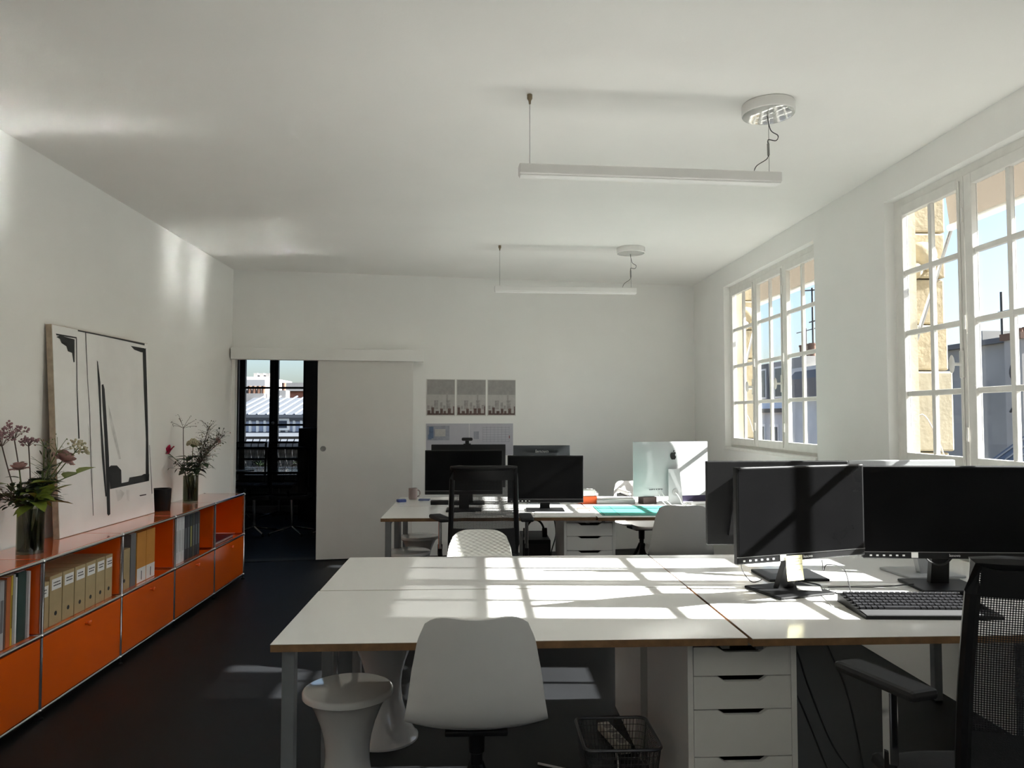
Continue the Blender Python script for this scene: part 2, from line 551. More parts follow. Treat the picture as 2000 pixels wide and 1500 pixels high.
# paler strip with a chimney in front of it
pB0, pB1 = atX(1996, 700, 9.6), atX(1962, 700, 9.6)
g2 = house('chimney_wall', 'pale rendered chimney wall beside the grey gable', 9.6, 9.98, pB0.y, pB1.y, -4, atX(1975, 664, 9.6).z, lwall)
zz = atX(1975, 664, 9.6).z + 4
L2 = pB1.y - pB0.y
MB().box(-.05, -.05, zz, .42, L2+.05, zz+.12).build('chimney_cap', terra, g2)
chimney_pots(g2, (.0, L2*.3, zz+.12), 2, L2*.4, .06, .10)
MB().tube(spline([(-.02, L2*.3, zz-.3), (-.06, L2*.5, zz-.6), (-.03, L2*.2, zz-1.0), (-.05, L2*.6, zz-1.3)]), .02, 6).build('cable', dark_m, g2)
# slate lean-to roof at the foot of the gable
q0, q1 = atX(2020, 868, 8.6), atX(1925, 905, 8.6)
lean = thing('lean_to_roof', 'dark slate lean-to roof below the grey gable wall', 'roof', (8.6, q0.y, q1.z-1.0))
Lr = q1.y - q0.y
MB().prism([(0, 0), (1.25, 0), (1.25, 1.85), (0, 1.0)], 'y', 0, Lr).build('roof_slope', slate, lean)
for k in range(5):
    y = Lr*(k+.5)/5
    MB().tube([(0, y, 1.01), (1.24, y, 1.86)], .025, 6).build('roof_seam', slate, lean)

# far window: blue-grey mansard house and a grey party wall with chimneys
c0, c1 = atX(1545, 760, 12.0), atX(1478, 760, 12.0)
zt = atX(1510, 716, 12).z
mh = house('mansard_house', 'blue grey zinc mansard house seen through the far window', 12.0, 17.0, c0.y, c1.y+2, -4, atX(1510, 800, 12).z, gwall2)
zw = atX(1510, 800, 12).z + 4
Lm = c1.y + 2 - c0.y
MB().prism([(-.1, zw), (5.1, zw), (4.6, zt+4), (.45, zt+4)], 'y', 0, Lm).build('mansard_roof', M('blue_zinc', (0.56, 0.63, 0.70), .55, noise=.1, scale=1.2), mh)
MB().box(-.2, 0, zw-.12, 0, Lm, zw+.04).build('gutter', dark_m, mh)
for k, yk in enumerate((Lm*.18, Lm*.48, Lm*.8)):
    MB().box(-.05, yk-.55, zw+.35, .6, yk+.55, zw+1.9).build('dormer', lwall if k == 0 else zinc, mh)
    dw = MB().box(-.09, yk-.38, zw+.45, -.04, yk+.38, zw+1.7).build('dormer_window', frame_w, mh)
    MB().box(-.10, yk-.31, zw+.52, -.088, yk+.31, zw+1.63).build('pane', M('dark_pane', (0.05, 0.06, 0.08), .1), dw)
for yk in (Lm*.3, Lm*.55, Lm*.75):
    f = MB().box(-.03, yk-.45, zw-2.4, .02, yk+.45, zw-.6).build('house_window', frame_w, mh)
    MB().box(-.04, yk-.36, zw-2.3, -.028, yk+.36, zw-.7).build('pane', MATS['dark_pane'], f)
MB().tube([(1.5, Lm*.35, zt+4), (1.5, Lm*.35, zt+5.6)], .03, 6).tube([(1.5, Lm*.35-.9, zt+5.5), (1.5, Lm*.35+.9, zt+5.5)], .02, 6).build('antenna', dark_m, mh)

e0, e1 = atX(1625, 760, 10.5), atX(1546, 760, 10.5)
zp = atX(1575, 716, 10.5).z
pw_ = house('party_wall_house', 'grey stained party wall with chimneys seen through the far window', 10.5, 14.0, e0.y, e1.y, -4, zp, gwall2)
Le = e1.y - e0.y
hz = zp + 4
MB().box(.0, Le*.62, hz, .8, Le*.98, hz+.35).build('chimney_stack', gwall, pw_)
chimney_pots(pw_, (.1, Le*.66, hz+.35), 4, Le*.085, .11, .42)
MB().box(.0, Le*.05, hz, .9, Le*.30, hz+.25).build('chimney_stack', gwall, pw_)
chimney_pots(pw_, (.15, Le*.2, hz+.25), 1, .4, .11, .5)
MB().prism([(-.25, hz-1.0), (.02, hz-1.0), (.02, hz-.1), (-.25, hz-.4)], 'y', Le*.02, Le*.9).build('zinc_flashing', zinc, pw_)
MB().tube([(.4, Le*.72, hz), (.4, Le*.72, hz+2.6)], .035, 6).tube([(.4, Le*.72-.55, hz+2.45), (.4, Le*.72+.55, hz+2.6)], .025, 6).tube([(.4, Le*.72-.25, hz+1.5), (.4, Le*.72+.25, hz+1.5)], .02, 6).build('antenna', dark_m, pw_)

# ================================================================== MEETING ROOM BEYOND THE DOORWAY
YM = 11.0
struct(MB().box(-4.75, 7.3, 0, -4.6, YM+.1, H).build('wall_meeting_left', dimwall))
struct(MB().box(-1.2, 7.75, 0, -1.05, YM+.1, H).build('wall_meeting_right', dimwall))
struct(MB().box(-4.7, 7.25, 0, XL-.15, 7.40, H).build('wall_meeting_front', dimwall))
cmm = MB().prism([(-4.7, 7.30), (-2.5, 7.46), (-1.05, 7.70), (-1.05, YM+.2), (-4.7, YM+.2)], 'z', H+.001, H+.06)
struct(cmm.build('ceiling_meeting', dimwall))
MX0, MX1 = atY(466, 760, YM).x, atY(596, 760, YM).x
MZ0, MZ1 = .12, 2.62
b = MB()
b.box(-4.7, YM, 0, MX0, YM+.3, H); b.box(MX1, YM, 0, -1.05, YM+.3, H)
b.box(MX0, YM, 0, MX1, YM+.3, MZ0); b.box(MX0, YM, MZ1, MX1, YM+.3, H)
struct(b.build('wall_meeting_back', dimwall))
w4 = thing('window_4', None, None, (MX0, YM+.08, 0), 0, kind='structure')
WW = MX1 - MX0
b = MB()
b.box(0, 0, MZ0, .04, .06, MZ1); b.box(WW-.04, 0, MZ0, WW, .06, MZ1); b.box(.04, 0, MZ1-.05, WW-.04, .06, MZ1); b.box(.04, 0, MZ0, WW-.04, .06, MZ0+.03)
b.build('window_frame', frame_d, w4)
g_l = (atY(476, 760, YM).x-MX0, atY(524, 760, YM).x-MX0)
g_r = (atY(541, 760, YM).x-MX0, atY(590, 760, YM).x-MX0)
barz = [atY(530, 757, YM).z, atY(530, 830, YM).z, .80]
for (a, c, lo, hi) in ((g_l[0], g_l[1], .042, (g_l[1]+g_r[0])/2-.002), (g_r[0], g_r[1], (g_l[1]+g_r[0])/2+.002, WW-.042)):
    f = MB()
    f.box(lo, -.01, MZ0+.03, a, .05, MZ1-.05); f.box(c, -.01, MZ0+.03, hi, .05, MZ1-.05)
    f.box(a, -.01, MZ0+.03, c, .05, MZ0+.45); f.box(a, -.01, MZ1-.12, c, .05, MZ1-.05)
    cas = f.build('casement', frame_d, w4)
    zs = [MZ0+.45] + sorted(barz) + [MZ1-.12]
    for z in barz: MB().box(a, 0, z-.015, c, .04, z+.015).build('glazing_bar', frame_d, cas)
    for za, zb in zip(zs, zs[1:]): MB().box(a, .018, za, c, .021, zb).build('pane', pane_m, cas)
MB().ball(((g_l[1]+g_r[0])/2, -.04, 1.33), .022, 10, 8).build('handle', steel, w4, True)

# balcony railing beyond it
rl = thing('balcony_railing', 'black iron balcony railing outside the meeting room window', 'railing', (MX0-.3, YM+.55, 0))
zr = atY(530, 855, YM+.55).z
MB().box(0, -.02, zr-.02, WW+.6, .02, zr+.02).build('top_rail', dark_m, rl)
MB().box(0, -.015, .25, WW+.6, .015, .28).build('bottom_rail', dark_m, rl)
for k in range(15):
    x = (WW+.6)*(k+.5)/15
    pts = [(x, 0, .27)] + [(x+.045*math.sin(PI*2*i/8), 0, .27+(zr-.27)*i/8) for i in range(1, 8)] + [(x, 0, zr)]
    MB().tube(pts, .007, 6).build('baluster', dark_m, rl)

def spiky_plant(loc, h, n, label, seed):
    t = thing('potted_spiky_plant', label, 'plant', loc, 0, 'plants on the balcony')
    rnd = random.Random(seed)
    MB().lathe([(0, -.3), (.10, -.3), (.13, 0), (.11, 0), (.10, -.03), (0, -.03)], seg=16).build('pot', terra, t, True)
    MB().tube([(0, 0, -.02), (0, 0, h*.55)], .014, 6).build('stem', dark_m, t)
    lm = M('dark_leaf', (0.035, 0.06, 0.03), .5, noise=.2, scale=20)
    for k in range(n):
        a = 2*PI*k/n + rnd.random()*.4
        el = rnd.uniform(-.3, 1.1)
        L = rnd.uniform(.14, .20)
        d = Vector((math.cos(a)*math.cos(el), math.sin(a)*math.cos(el), math.sin(el)))
        s_ = d.cross(Vector((0, 0, 1))).normalized()*.014
        o_ = Vector((0, 0, h*.55))
        MB().face([o_-s_*.4, o_+d*L*.5-s_, o_+d*L+Vector((0, 0, -.04)), o_+d*L*.5+s_, o_+s_*.4]).build('leaf', lm, t)
bx = atY(503, 900, YM+.42)
spiky_plant((bx.x, YM+.52, .42), bx.z*1.0-.30, 16, 'spiky dark potted plant on the balcony behind the left chairs', 3)
bx = atY(580, 900, YM+.42)
spiky_plant((bx.x, YM+.52, .42), bx.z-.25, 18, 'bushier dark potted plant on the balcony at the right pane', 5)
struct(MB().box(MX0-.4, YM+.3, -.05, MX1+.4, YM+.75, .12).build('balcony_floor', lwall))

# roofs beyond
YZ = 26.0
def z_at(py, y): return atY(530, py, y).z
rx0, rx1 = atY(440, 800, YZ).x, atY(640, 800, YZ).x
zr_t, zr_e, zw_b, zl = z_at(776, YZ+3.2), z_at(806, YZ), z_at(846, YZ), z_at(862, YZ-1.4)
mr = thing('zinc_roof_house', 'long house with seamed zinc roof across the street', 'building', (rx0, YZ, 0))
WR = rx1 - rx0
MB().box(0, 0, -6, WR, 4, zw_b).build('wall', lwall, mr)
MB().prism([(-.15, zr_e-.12), (3.2, zr_t-.02), (4.2, zr_t-.4), (4.2, zr_e-.3), (0, zr_e-.3)], 'x', 0, WR).build('roof_slope', zinc, mr)
MB().box(0, .05, zw_b, WR, 3.9, zr_e-.12).build('attic_wall', M('lavender_zinc', (0.40, 0.43, 0.52), .6, noise=.1, scale=2), mr)
MB().prism([(-1.4, zl-.25), (-1.4, zl), (0.06, zw_b+.06), (.06, zw_b-.25)], 'x', 0, WR).build('lower_roof', zinc, mr)
MB().box(0, -.22, zr_e-.17, WR, -.02, zr_e-.07).build('gutter', zinc, mr)
for k in range(11):
    x = WR*(k+.5)/11
    MB().tube([(x, -.12, zr_e-.06), (x+.25, 3.2, zr_t+.04)], .035, 6).build('roof_seam', slate, mr)
for k in range(14):
    x = WR*(k+.4)/14
    MB().box(x-.04, -.02, zw_b, x+.04, .06, zr_e-.12).build('wall_batten', frame_w, mr)
for px in (552,):
    xx = atY(px, 820, YZ).x - rx0
    f = MB().box(xx-.24, -.08, zw_b+.1, xx+.24, .06, zr_e-.2).build('attic_window', frame_w, mr)
    MB().box(xx-.17, -.10, zw_b+.18, xx+.17, -.075, zr_e-.28).build('pane', MATS['dark_pane'], f)
for px, py, n, mt_ in ((498, 776, 4, lwall), (552, 770, 1, lwall)):
    p = atY(px, py, YZ+3.4)
    st_ = MB().box(p.x-rx0-.38 if n > 1 else p.x-rx0-.15, 3.3, p.z-.6, p.x-rx0+.38 if n > 1 else p.x-rx0+.15, 3.9, p.z+.15).build('chimney_stack', mt_, mr)
    for k in range(n):
        MB().lathe([(.07, 0), (.08, .30), (.05, .30)], (p.x-rx0 + (-.27+.18*k if n > 1 else 0), 3.6, p.z+.15), 10).build('chimney_pot', terra, mr, True)
# red-brown block behind right, white slab tower behind left
p0, p1 = atY(558, 790, 45), atY(630, 764, 45)
rb = thing('red_block', 'low red brown block far behind the zinc roof', 'building', (p0.x, 45, -5))
MB().box(0, 0, 0, p1.x-p0.x, 8, p1.z+5).build('wall', brick_m, rb)
MB().box(-.2, -.2, p1.z+5, p1.x-p0.x+.2, 8.2, p1.z+5.5).build('roof_edge', lwall, rb)
p0, p1 = atY(440, 790, 90), atY(513, 735, 90)
tw = thing('tower_block', 'white slab tower block with balcony bands on the skyline', 'building', (p0.x, 90, -8))
TW, TH = p1.x-p0.x, p1.z+8
MB().box(0, .6, 0, TW, 14, TH).build('wall', M('tower_white', (.50, .49, .48), .9, noise=.04, scale=1), tw)
for k in range(6):
    z = TH - .9 - k*2.3
    MB().box(-.3, 0, z-.75, TW+.3, .65, z+.5).build('balcony_band', MATS['tower_white'], tw)
    MB().box(.4, .55, z-1.75, TW-.4, .62, z-.75).build('window_band', MATS['dark_pane'], tw)
for k in range(3): MB().box(TW*.55+k*.75, 3, TH, TW*.55+k*.75+.45, 5, TH+.55).build('roof_plant', lwall, tw)

# ================================================================== DESKS
DZ = 0.73
def desk(x0, y0, label, wid=1.49, dep=.70, legs=((0, 0), (1, 0), (0, 1), (1, 1))):
    t = thing('desk', label, 'desk', (x0, y0, 0), 0, 'white desks pushed together')
    g = .002
    top = MB().box(g, g, DZ-.024, wid-g, dep-g, DZ-.0015).build('tabletop', ply, t)
    MB().box(g, g, DZ-.0015, wid-g, dep-g, DZ).build('laminate', lam, top)
    ins, r = .05, .02
    for (a, c) in legs:
        x = ins if a == 0 else wid-ins
        y = ins if c == 0 else dep-ins
        MB().box(x-r, y-r, .012, x+r, y+r, DZ-.024, .003).build('leg', leg_m, t)
        MB().box(x-r*.9, y-r*.9, 0, x+r*.9, y+r*.9, .012).build('foot', rubber, t)
    f = MB()
    f.box(ins+r, dep/2-.015, DZ-.055, wid-ins-r, dep/2+.015, DZ-.024)
    f.box(ins-.012, ins+r, DZ-.055, ins+.012, dep-ins-r, DZ-.024); f.box(wid-ins-.012, ins+r, DZ-.055, wid-ins+.012, dep-ins-r, DZ-.024)
    f.build('under_frame', leg_m, t)
    return t
desk(-.635, 2.335, 'white desk with brown edge and empty top at the front left', legs=((0, 0), (0, 1)))
desk(.862, 2.325, 'white front desk carrying the keyboard and note-tagged monitor', legs=((1, 0), (1, 1)))
desk(-.632, 3.040, 'white desk in second row behind the empty front desk', legs=((0, 0), (0, 1)))
desk(.860, 3.030, 'white desk in second row carrying monitors turned away', legs=((1, 0), (1, 1)))
desk(-.665, 5.150, 'white desk by the sliding door with the mesh chair at it', dep=.66, legs=((0, 0), (0, 1)))
desk(.830, 5.130, 'white desk with the green cutting mat on top', dep=.66, legs=((1, 0), (1, 1), (0, 1)))
desk(-.665, 5.815, 'white desk by the back wall below the pinned prints', dep=.66)
desk(.830, 5.795, 'white desk by the back wall with the silver computer', dep=.66)

desk(-.635, -1.70, 'added unseen white desk bouncing sunlight behind the camera on the left')  # these unseen desks are added to bounce sunlight into the room
desk(.860, -1.70, 'added unseen white desk bouncing sunlight behind the camera by the windows')
desk(-.635, -.99, 'added unseen white desk bouncing sunlight just behind the camera on the left')
desk(.860, -.99, 'added unseen white desk bouncing sunlight just behind the camera by the windows')

# ================================================================== DRAWER UNITS
def drawer_unit(loc, rz, label, wid=.36, dep=.58, hgt=.695, splits=(.585, .478, .327, .10)):
    t = thing('drawer_unit', label, 'drawers', loc, rz, 'white drawer units under the desks')
    c = MB()
    c.box(-wid/2, 0, .0, -wid/2+.018, dep, hgt); c.box(wid/2-.018, 0, .0, wid/2, dep, hgt)
    c.box(-wid/2+.018, .002, hgt-.015, wid/2-.018, dep, hgt); c.box(-wid/2+.018, dep-.012, .05, wid/2-.018, dep, hgt-.015)
    c.box(-wid/2+.018, .02, .05, wid/2-.018, dep-.012, .068); c.box(-wid/2+.018, .05, 0, wid/2-.018, .065, .05)
    c.build('carcass', white_l, t)
    zt = hgt-.016
    a, b = -wid/2+.0195, wid/2-.0195
    for zb in splits:
        hgt_d = zt - zb - .003
        poly = [(a, zb), (b, zb), (b, zt-.003), (.105, zt-.003), (.082, zt-.004), (.058, zt-.019), (-.058, zt-.019), (-.082, zt-.004), (-.105, zt-.003), (a, zt-.003)]
        MB().prism(poly, 'y', .0, .016).build('drawer_front', white_l, t)
        bx_ = MB(); bx_.box(a+.012, .017, zb+.008, b-.012, dep-.03, zb+.02)
        bx_.box(a+.012, .10, zb+.02, b-.012, .11, zt-.02); bx_.build('drawer_tray', black_p, t)
        zt = zb
    return t
drawer_unit((.863, 2.42, 0), 0, 'white four drawer unit under the front desk beside the wire bin')
drawer_unit((.861, 3.70, 0), PI, 'white drawer unit turned away under the second row desk')
drawer_unit((.784, 5.20, 0), 0, 'white drawer unit under the desk with the green mat', hgt=.70, splits=(.592, .492, .33, .10))

# ================================================================== ORANGE MODULAR SIDEBOARD
CX0, CX1 = -2.06, -2.405
POST = [2.10, 2.88, 3.657, 4.447, 5.201, 5.970, 6.697]
Z3 = (.04, .39, .74)
sb = thing('modular_sideboard', 'long orange steel sideboard with chrome tubes along the left wall', 'sideboard')
def tubep(p, q): MB().tube([p, q], .0095, 10).build('tube', chrome, sb, True)
ballm = MB().ball((0, 0, 0), .0135, 14, 10).mesh('ball_joint', True)
for y in POST:
    for x in (CX0, CX1):
        for z in Z3: obj('ball_joint', ballm, chrome, sb, (x, y, z))
        for a, c in zip(Z3, Z3[1:]): tubep((x, y, a+.01), (x, y, c-.01))
        MB().lathe([(0, 0), (.018, 0), (.018, .008), (.008, .012), (.008, .03), (0, .03)], (x, y, 0), 12).build('foot', black_p, sb, True)
    for z in Z3: tubep((CX0-.01, y, z), (CX1+.01, y, z))
for a, c in zip(POST, POST[1:]):
    for x in (CX0, CX1):
        for z in Z3: tubep((x, a+.01, z), (x, c-.01, z))
    MB().box(CX1+.006, a+.006, .741, CX0-.006, c-.006, .749, .002).build('top_panel', orange, sb)
    MB().box(CX1+.008, a+.008, .384, CX0-.008, c-.008, .392).build('shelf_panel', orange, sb)
    MB().box(CX1+.008, a+.008, .034, CX0-.008, c-.008, .042).build('bottom_panel', orange, sb)
    MB().box(CX1-.004, a+.012, .052, CX1+.004, c-.012, .728).build('back_panel', orange, sb)
    dr = MB().box(CX0-.009, a+.013, .053, CX0+.004, c-.013, .377, .002).build('drop_door', orange, sb)
    MB().lathe([(0, 0), (.007, 0), (.0065, .012), (.013, .018), (.0145, .025), (.010, .031), (0, .032)], seg=16).build('knob', orange, dr, True).location = (CX0+.004, (a+c)/2, .342)
    dr.children[0].rotation_euler = (0, PI/2, 0)
for y in POST:
    for (za, zb) in ((.052, .378), (.402, .728)):
        MB().box(CX1+.012, y-.004, za, CX0-.012, y+.004, zb).build('side_panel', orange, sb)

# ---- things in the open compartments
SZ = .393
def book(y0, y1, h, col, label, name='book', cat='book', group=None, x=-2.10, dep=.21, lean=0.0, stripe=None, rough=.55):
    t = thing(name, label, cat, (x, (y0+y1)/2, SZ), 0, group)
    th = (y1-y0) - .002
    m = M('cover_%02d%02d%02d' % tuple(int(q*99) for q in col), col, rough, noise=.08, scale=25)
    MB().box(-dep, -th/2, 0, 0, th/2, h, .0015).build('cover', m, t)
    MB().box(-dep+.004, -th/2+.002, h-.0005, -.006, th/2-.002, h+.0005).build('pages', paper, t)
    if stripe: MB().box(-.0003, -th*.3, h*.25, .0006, th*.3, h*.72).build('spine_title', M('cover_%02d%02d%02d' % tuple(int(q*99) for q in stripe), stripe, .6, noise=.05), t)
    if lean: t.rotation_euler = (lean, 0, 0)
    return t
G = 'books in the compartment nearest the camera'
book(3.33, 3.405, .30, (.30, .30, .31), 'thick grey book at the left picture edge of the sideboard', group=G)
book(3.407, 3.440, .305, (.42, .43, .44), 'pale grey ring folder left of the brown-spined book', group=G, stripe=(.15, .15, .16))
book(3.441, 3.453, .305, (.13, .07, .06), 'thin dark brown book beside the orange-spined book', group=G)
book(3.454, 3.486, .312, (.50, .14, .04), 'orange-spined book left of the yellow one in the shelf', group=G)
book(3.487, 3.501, .315, (.62, .45, .05), 'narrow yellow book with a printed spine', group=G, stripe=(.25, .16, .02))
book(3.502, 3.519, .317, (.42, .42, .41), 'narrow grey book between the yellow and white ones', group=G)
book(3.520, 3.533, .300, (.82, .84, .88), 'slim bright white binder left of the dark green folder', group=G, lean=0.0)
book(3.536, 3.598, .318, (.025, .06, .055), 'wide dark green folder in the nearest compartment', group=G)
book(3.600, 3.614, .312, (.34, .33, .33), 'thin grey booklet right of the dark green folder', group=G)
book(3.617, 3.634, .308, (.60, .57, .58), 'thin pale booklet leaning by the chrome post', group=G)

def binder(y0, y1, h, label, lab=True, x=-2.10, group='beige cardboard box files'):
    t = thing('box_file', label, 'box file', (x, (y0+y1)/2, SZ), 0, group)
    th = (y1-y0) - .007
    MB().box(-.24, -th/2, 0, 0, th/2, h, .002).build('case', card, t)
    hole = MB().lathe([(0, 0), (.011, 0), (.011, -.002)], seg=14).build('finger_hole', ink, t); hole.location = (.0008, 0.0, .055); hole.rotation_euler = (0, PI/2, 0)
    if lab:
        l = MB().box(-.0004, -th*.36, h-.072, .0006, th*.42, h-.018).build('paper_label', paper, t)
        wr = MB()
        for r in range(2):
            y = -th*.22
            while y < th*.26:
                w_ = random.uniform(.005, .012)
                wr.box(.0006, y, h-.040-.014*r, .001, y+w_, h-.034-.014*r)
                y += w_ + .003
        wr.build('handwriting', ink, l)
    return t
ed = [3.682, 3.790, 3.905, 4.018, 4.128, 4.236, 4.336, 4.424]
names = ['first beige box file beside the chrome post, label low', 'second beige box file with a wide white label', 'third beige box file from the camera in the row',
         'middle beige box file of the seven in a row', 'fifth beige box file from the camera in the row', 'sixth beige box file, last but one in the row', 'seventh beige box file next to the orange divider']
for k in range(7): binder(ed[k], ed[k+1], .245 if k else .225, names[k])
G = 'books behind the box files'
book(3.69, 3.715, .31, (.42, .06, .05), 'thin red book upright behind the first box file', group=G, x=-2.345, dep=.045)
book(3.72, 3.745, .305, (.48, .10, .09), 'second thin red book upright behind the box files', group=G, x=-2.345, dep=.045)
binder(4.495, 4.640, .240, 'single beige box file without label beside grey folders', lab=False)
G = 'grey folders in the second compartment'
book(4.500, 4.555, .318, (.20, .20, .205), 'grey folder standing behind the single box file', group=G, x=-2.345, dep=.04)
book(4.560, 4.640, .318, (.24, .24, .245), 'wider grey folder standing behind the single box file', group=G, x=-2.345, dep=.04)
book(4.645, 4.715, .318, (.16, .16, .165), 'tall dark grey folder left of the orange box files', group=G)
def ofile(y0, y1, label):
    t = thing('magazine_file', label, 'box file', (-2.10, (y0+y1)/2, SZ), 0, 'orange magazine files')
    th = y1-y0-.003
    MB().box(-.24, -th/2, 0, 0, th/2, .312, .002).build('case', M('orange_card', (.62, .27, .05), .7, noise=.08, scale=10), t)
    MB().box(-.0004, -th/2+.002, .002, .0008, th/2-.002, .09).build('paper_label', paper, t)
    MB().box(.0008, -.004, .015, .0014, .004, .07).build('spine_title', ink, t)
ofile(4.728, 4.856, 'orange magazine file on the left with white foot label')
ofile(4.858, 4.986, 'orange magazine file on the right with white foot label')
G = 'white books in the third compartment'
for k in range(4):
    book(5.262+.053*k, 5.262+.053*k+.051, .318, (.72, .73, .76), ['leftmost of the four white volumes beside the post', 'second white volume from the post', 'third white volume from the post', 'white volume next to the dark books'][k], group=G, stripe=(.55, .56, .58))
G = 'dark books in the third compartment'
cols = [(.03, .035, .05), (.05, .055, .07), (.025, .04, .04), (.06, .06, .05), (.03, .03, .045), (.045, .05, .06)]
for k in range(6):
    book(5.476+.049*k, 5.476+.049*k+.047, .318, cols[k], ['dark book touching the white volumes', 'second dark book after the white volumes', 'third dark book with a yellow spine mark', 'fourth dark book of the row of six', 'fifth dark book of the row of six', 'last dark book before the empty orange space'][k], group=G, stripe=(.35, .33, .10) if k == 2 else (.16, .18, .20))
t = thing('flat_portfolio', 'dark purple portfolio lying flat in the end compartment', 'portfolio', (-2.10, 6.02, SZ))
MB().box(-.26, 0, 0, 0, .52, .022, .003).build('cover', M('purple_cover', (.06, .02, .05), .4, noise=.1, scale=10), t)
MB().box(-.25, .006, .004, .0008, .514, .017).build('pages', M('pages_dim', (.35, .30, .30), .8, noise=.05), t)
MB().ball((-.02, .03, .034), .012, 10, 8).build('clasp', paper, t, True)

# ================================================================== LEANING CANVAS
P0, P1 = Vector((-2.305, 4.24, .7505)), Vector((-2.270, 5.37, .7505))
CW = (P1-P0).length
CH = 1.195
lean = math.asin((2.305-.02-2.36+.0) / CH) if False else 0
cv = thing('painting', 'large abstract black and white canvas leaning on the wall', 'painting', P0)
ex = (P1-P0).normalized()
dn = Vector((-1, 0, 0))
ez = (Vector((-2.382, 4.13, 1.935)) - Vector((-2.305, 4.24, .7505)))
ez = (ez - ex*ez.dot(ex)).normalized()
en = ex.cross(ez).normalized()             # out of the picture, towards the room
if en.x < 0: en = -en
SK = -0.085                                # the stretcher stands a little out of square
def cp(u, v, d=0.0): return ex*(u*CW + SK*v*CH*0) + ez*(v*CH) + en*d
edge_m = M('raw_canvas_edge', (.42, .34, .26), .9, noise=.25, scale=20, bump=.4, bscale=60)
canv = M('primed_canvas', (.86, .855, .84), .9, noise=.05, scale=4, bump=.25, bscale=250)
def slab(b, u0, u1, v0, v1, d0, d1):
    V = [b.bm.verts.new(cp(u, v, d)) for d in (d0, d1) for (u, v) in ((u0, v0), (u1, v0), (u1, v1), (u0, v1))]
    for q in ((0, 1, 2, 3), (4, 5, 6, 7), (0, 1, 5, 4), (1, 2, 6, 5), (2, 3, 7, 6), (3, 0, 4, 7)): b.bm.faces.new([V[i] for i in q])
b = MB(); slab(b, 0, 1, 0, 1, -.032, -.001); b.build('stretcher', edge_m, cv)
b = MB(); slab(b, .004, .998, .002, .998, -.001, .001); face_o = b.build('canvas_face', canv, cv)
paint = M('black_paint', (.018, .020, .022), .6, noise=.3, scale=14)
smudge = M('grey_smudge', (.70, .695, .68), .9, noise=.25, scale=12)
S = [[(0.033,0.942),(0.065,0.952),(0.193,0.946),(0.185,0.833),(0.174,0.832),(0.165,0.877),(0.128,0.882),(0.116,0.905),(0.075,0.917),(0.063,0.936)],
 [(0.031,0.958),(0.213,0.959),(0.212,0.952),(0.034,0.95)],
 [(0.206,0.952),(0.214,0.953),(0.202,0.7),(0.205,0.458),(0.193,0.458),(0.195,0.7)],
 [(0.294,0.992),(0.302,0.992),(0.303,0.756),(0.312,0.576),(0.306,0.404),(0.308,0.069),(0.303,0.07),(0.300,0.404),(0.306,0.576),(0.298,0.756)],
 [(0.226,0.997),(0.957,0.997),(0.955,0.985),(0.744,0.988),(0.481,0.990),(0.225,0.990)],
 [(0.781,0.967),(0.952,0.968),(0.962,0.942),(0.904,0.941),(0.82,0.949)],
 [(0.927,0.959),(0.97,0.97),(0.965,0.732),(0.953,0.429),(0.942,0.198),(0.898,0.201),(0.922,0.43),(0.922,0.73)],
 [(0.485,0.185),(0.941,0.191),(0.947,0.23),(0.883,0.236),(0.849,0.23),(0.702,0.229),(0.689,0.207),(0.61,0.206),(0.612,0.276),(0.567,0.304),(0.502,0.308),(0.474,0.297)],
 [(0.4,0.858),(0.409,0.85),(0.426,0.745),(0.423,0.567),(0.437,0.354),(0.446,0.151),(0.432,0.152),(0.411,0.356),(0.406,0.638),(0.401,0.761)],
 [(0.438,0.732),(0.456,0.736),(0.467,0.711),(0.476,0.568),(0.485,0.352),(0.476,0.056),(0.457,0.05),(0.444,0.06),(0.446,0.212),(0.446,0.443),(0.438,0.639)],
 [(0.962,0.398),(0.967,0.398),(0.977,0.114),(0.969,0.113)],
 [(0.811,0.121),(0.898,0.119),(0.897,0.113),(0.821,0.114)]]
D = [[(0.502,0.631),(0.53,0.568),(0.575,0.457),(0.615,0.335),(0.591,0.337),(0.549,0.44),(0.51,0.532)],
 [(0.539,0.176),(0.60,0.172),(0.64,0.15),(0.60,0.12),(0.56,0.112)], [(0.66,0.165),(0.70,0.16),(0.69,0.10),(0.665,0.11)],
 [(0.288,0.533),(0.318,0.446),(0.32,0.273),(0.303,0.147),(0.295,0.276)]]
for k, poly in enumerate(S):
    MB().face([cp(u, v, .0022) for u, v in poly]).build('paint_stroke', paint, face_o)
for k, poly in enumerate(D):
    MB().face([cp(u, v, .0016) for u, v in poly]).build('grey_smudge', smudge, face_o)

# ================================================================== POT AND VASES ON THE SIDEBOARD
TZ = .7495
t = thing('black_pot', 'small matt black pot between canvas and far vase', 'pot', (-2.285, 5.51, TZ))
MB().lathe([(0, 0), (.060, 0), (.062, .004), (.069, .155), (.063, .157), (.057, .02), (0, .018)], seg=32).build('pot_body', black_p, t, True)
MB().lathe([(0, .10), (.060, .10)], seg=24).build('wax', M('dark_wax', (.03, .03, .03), .4), t)

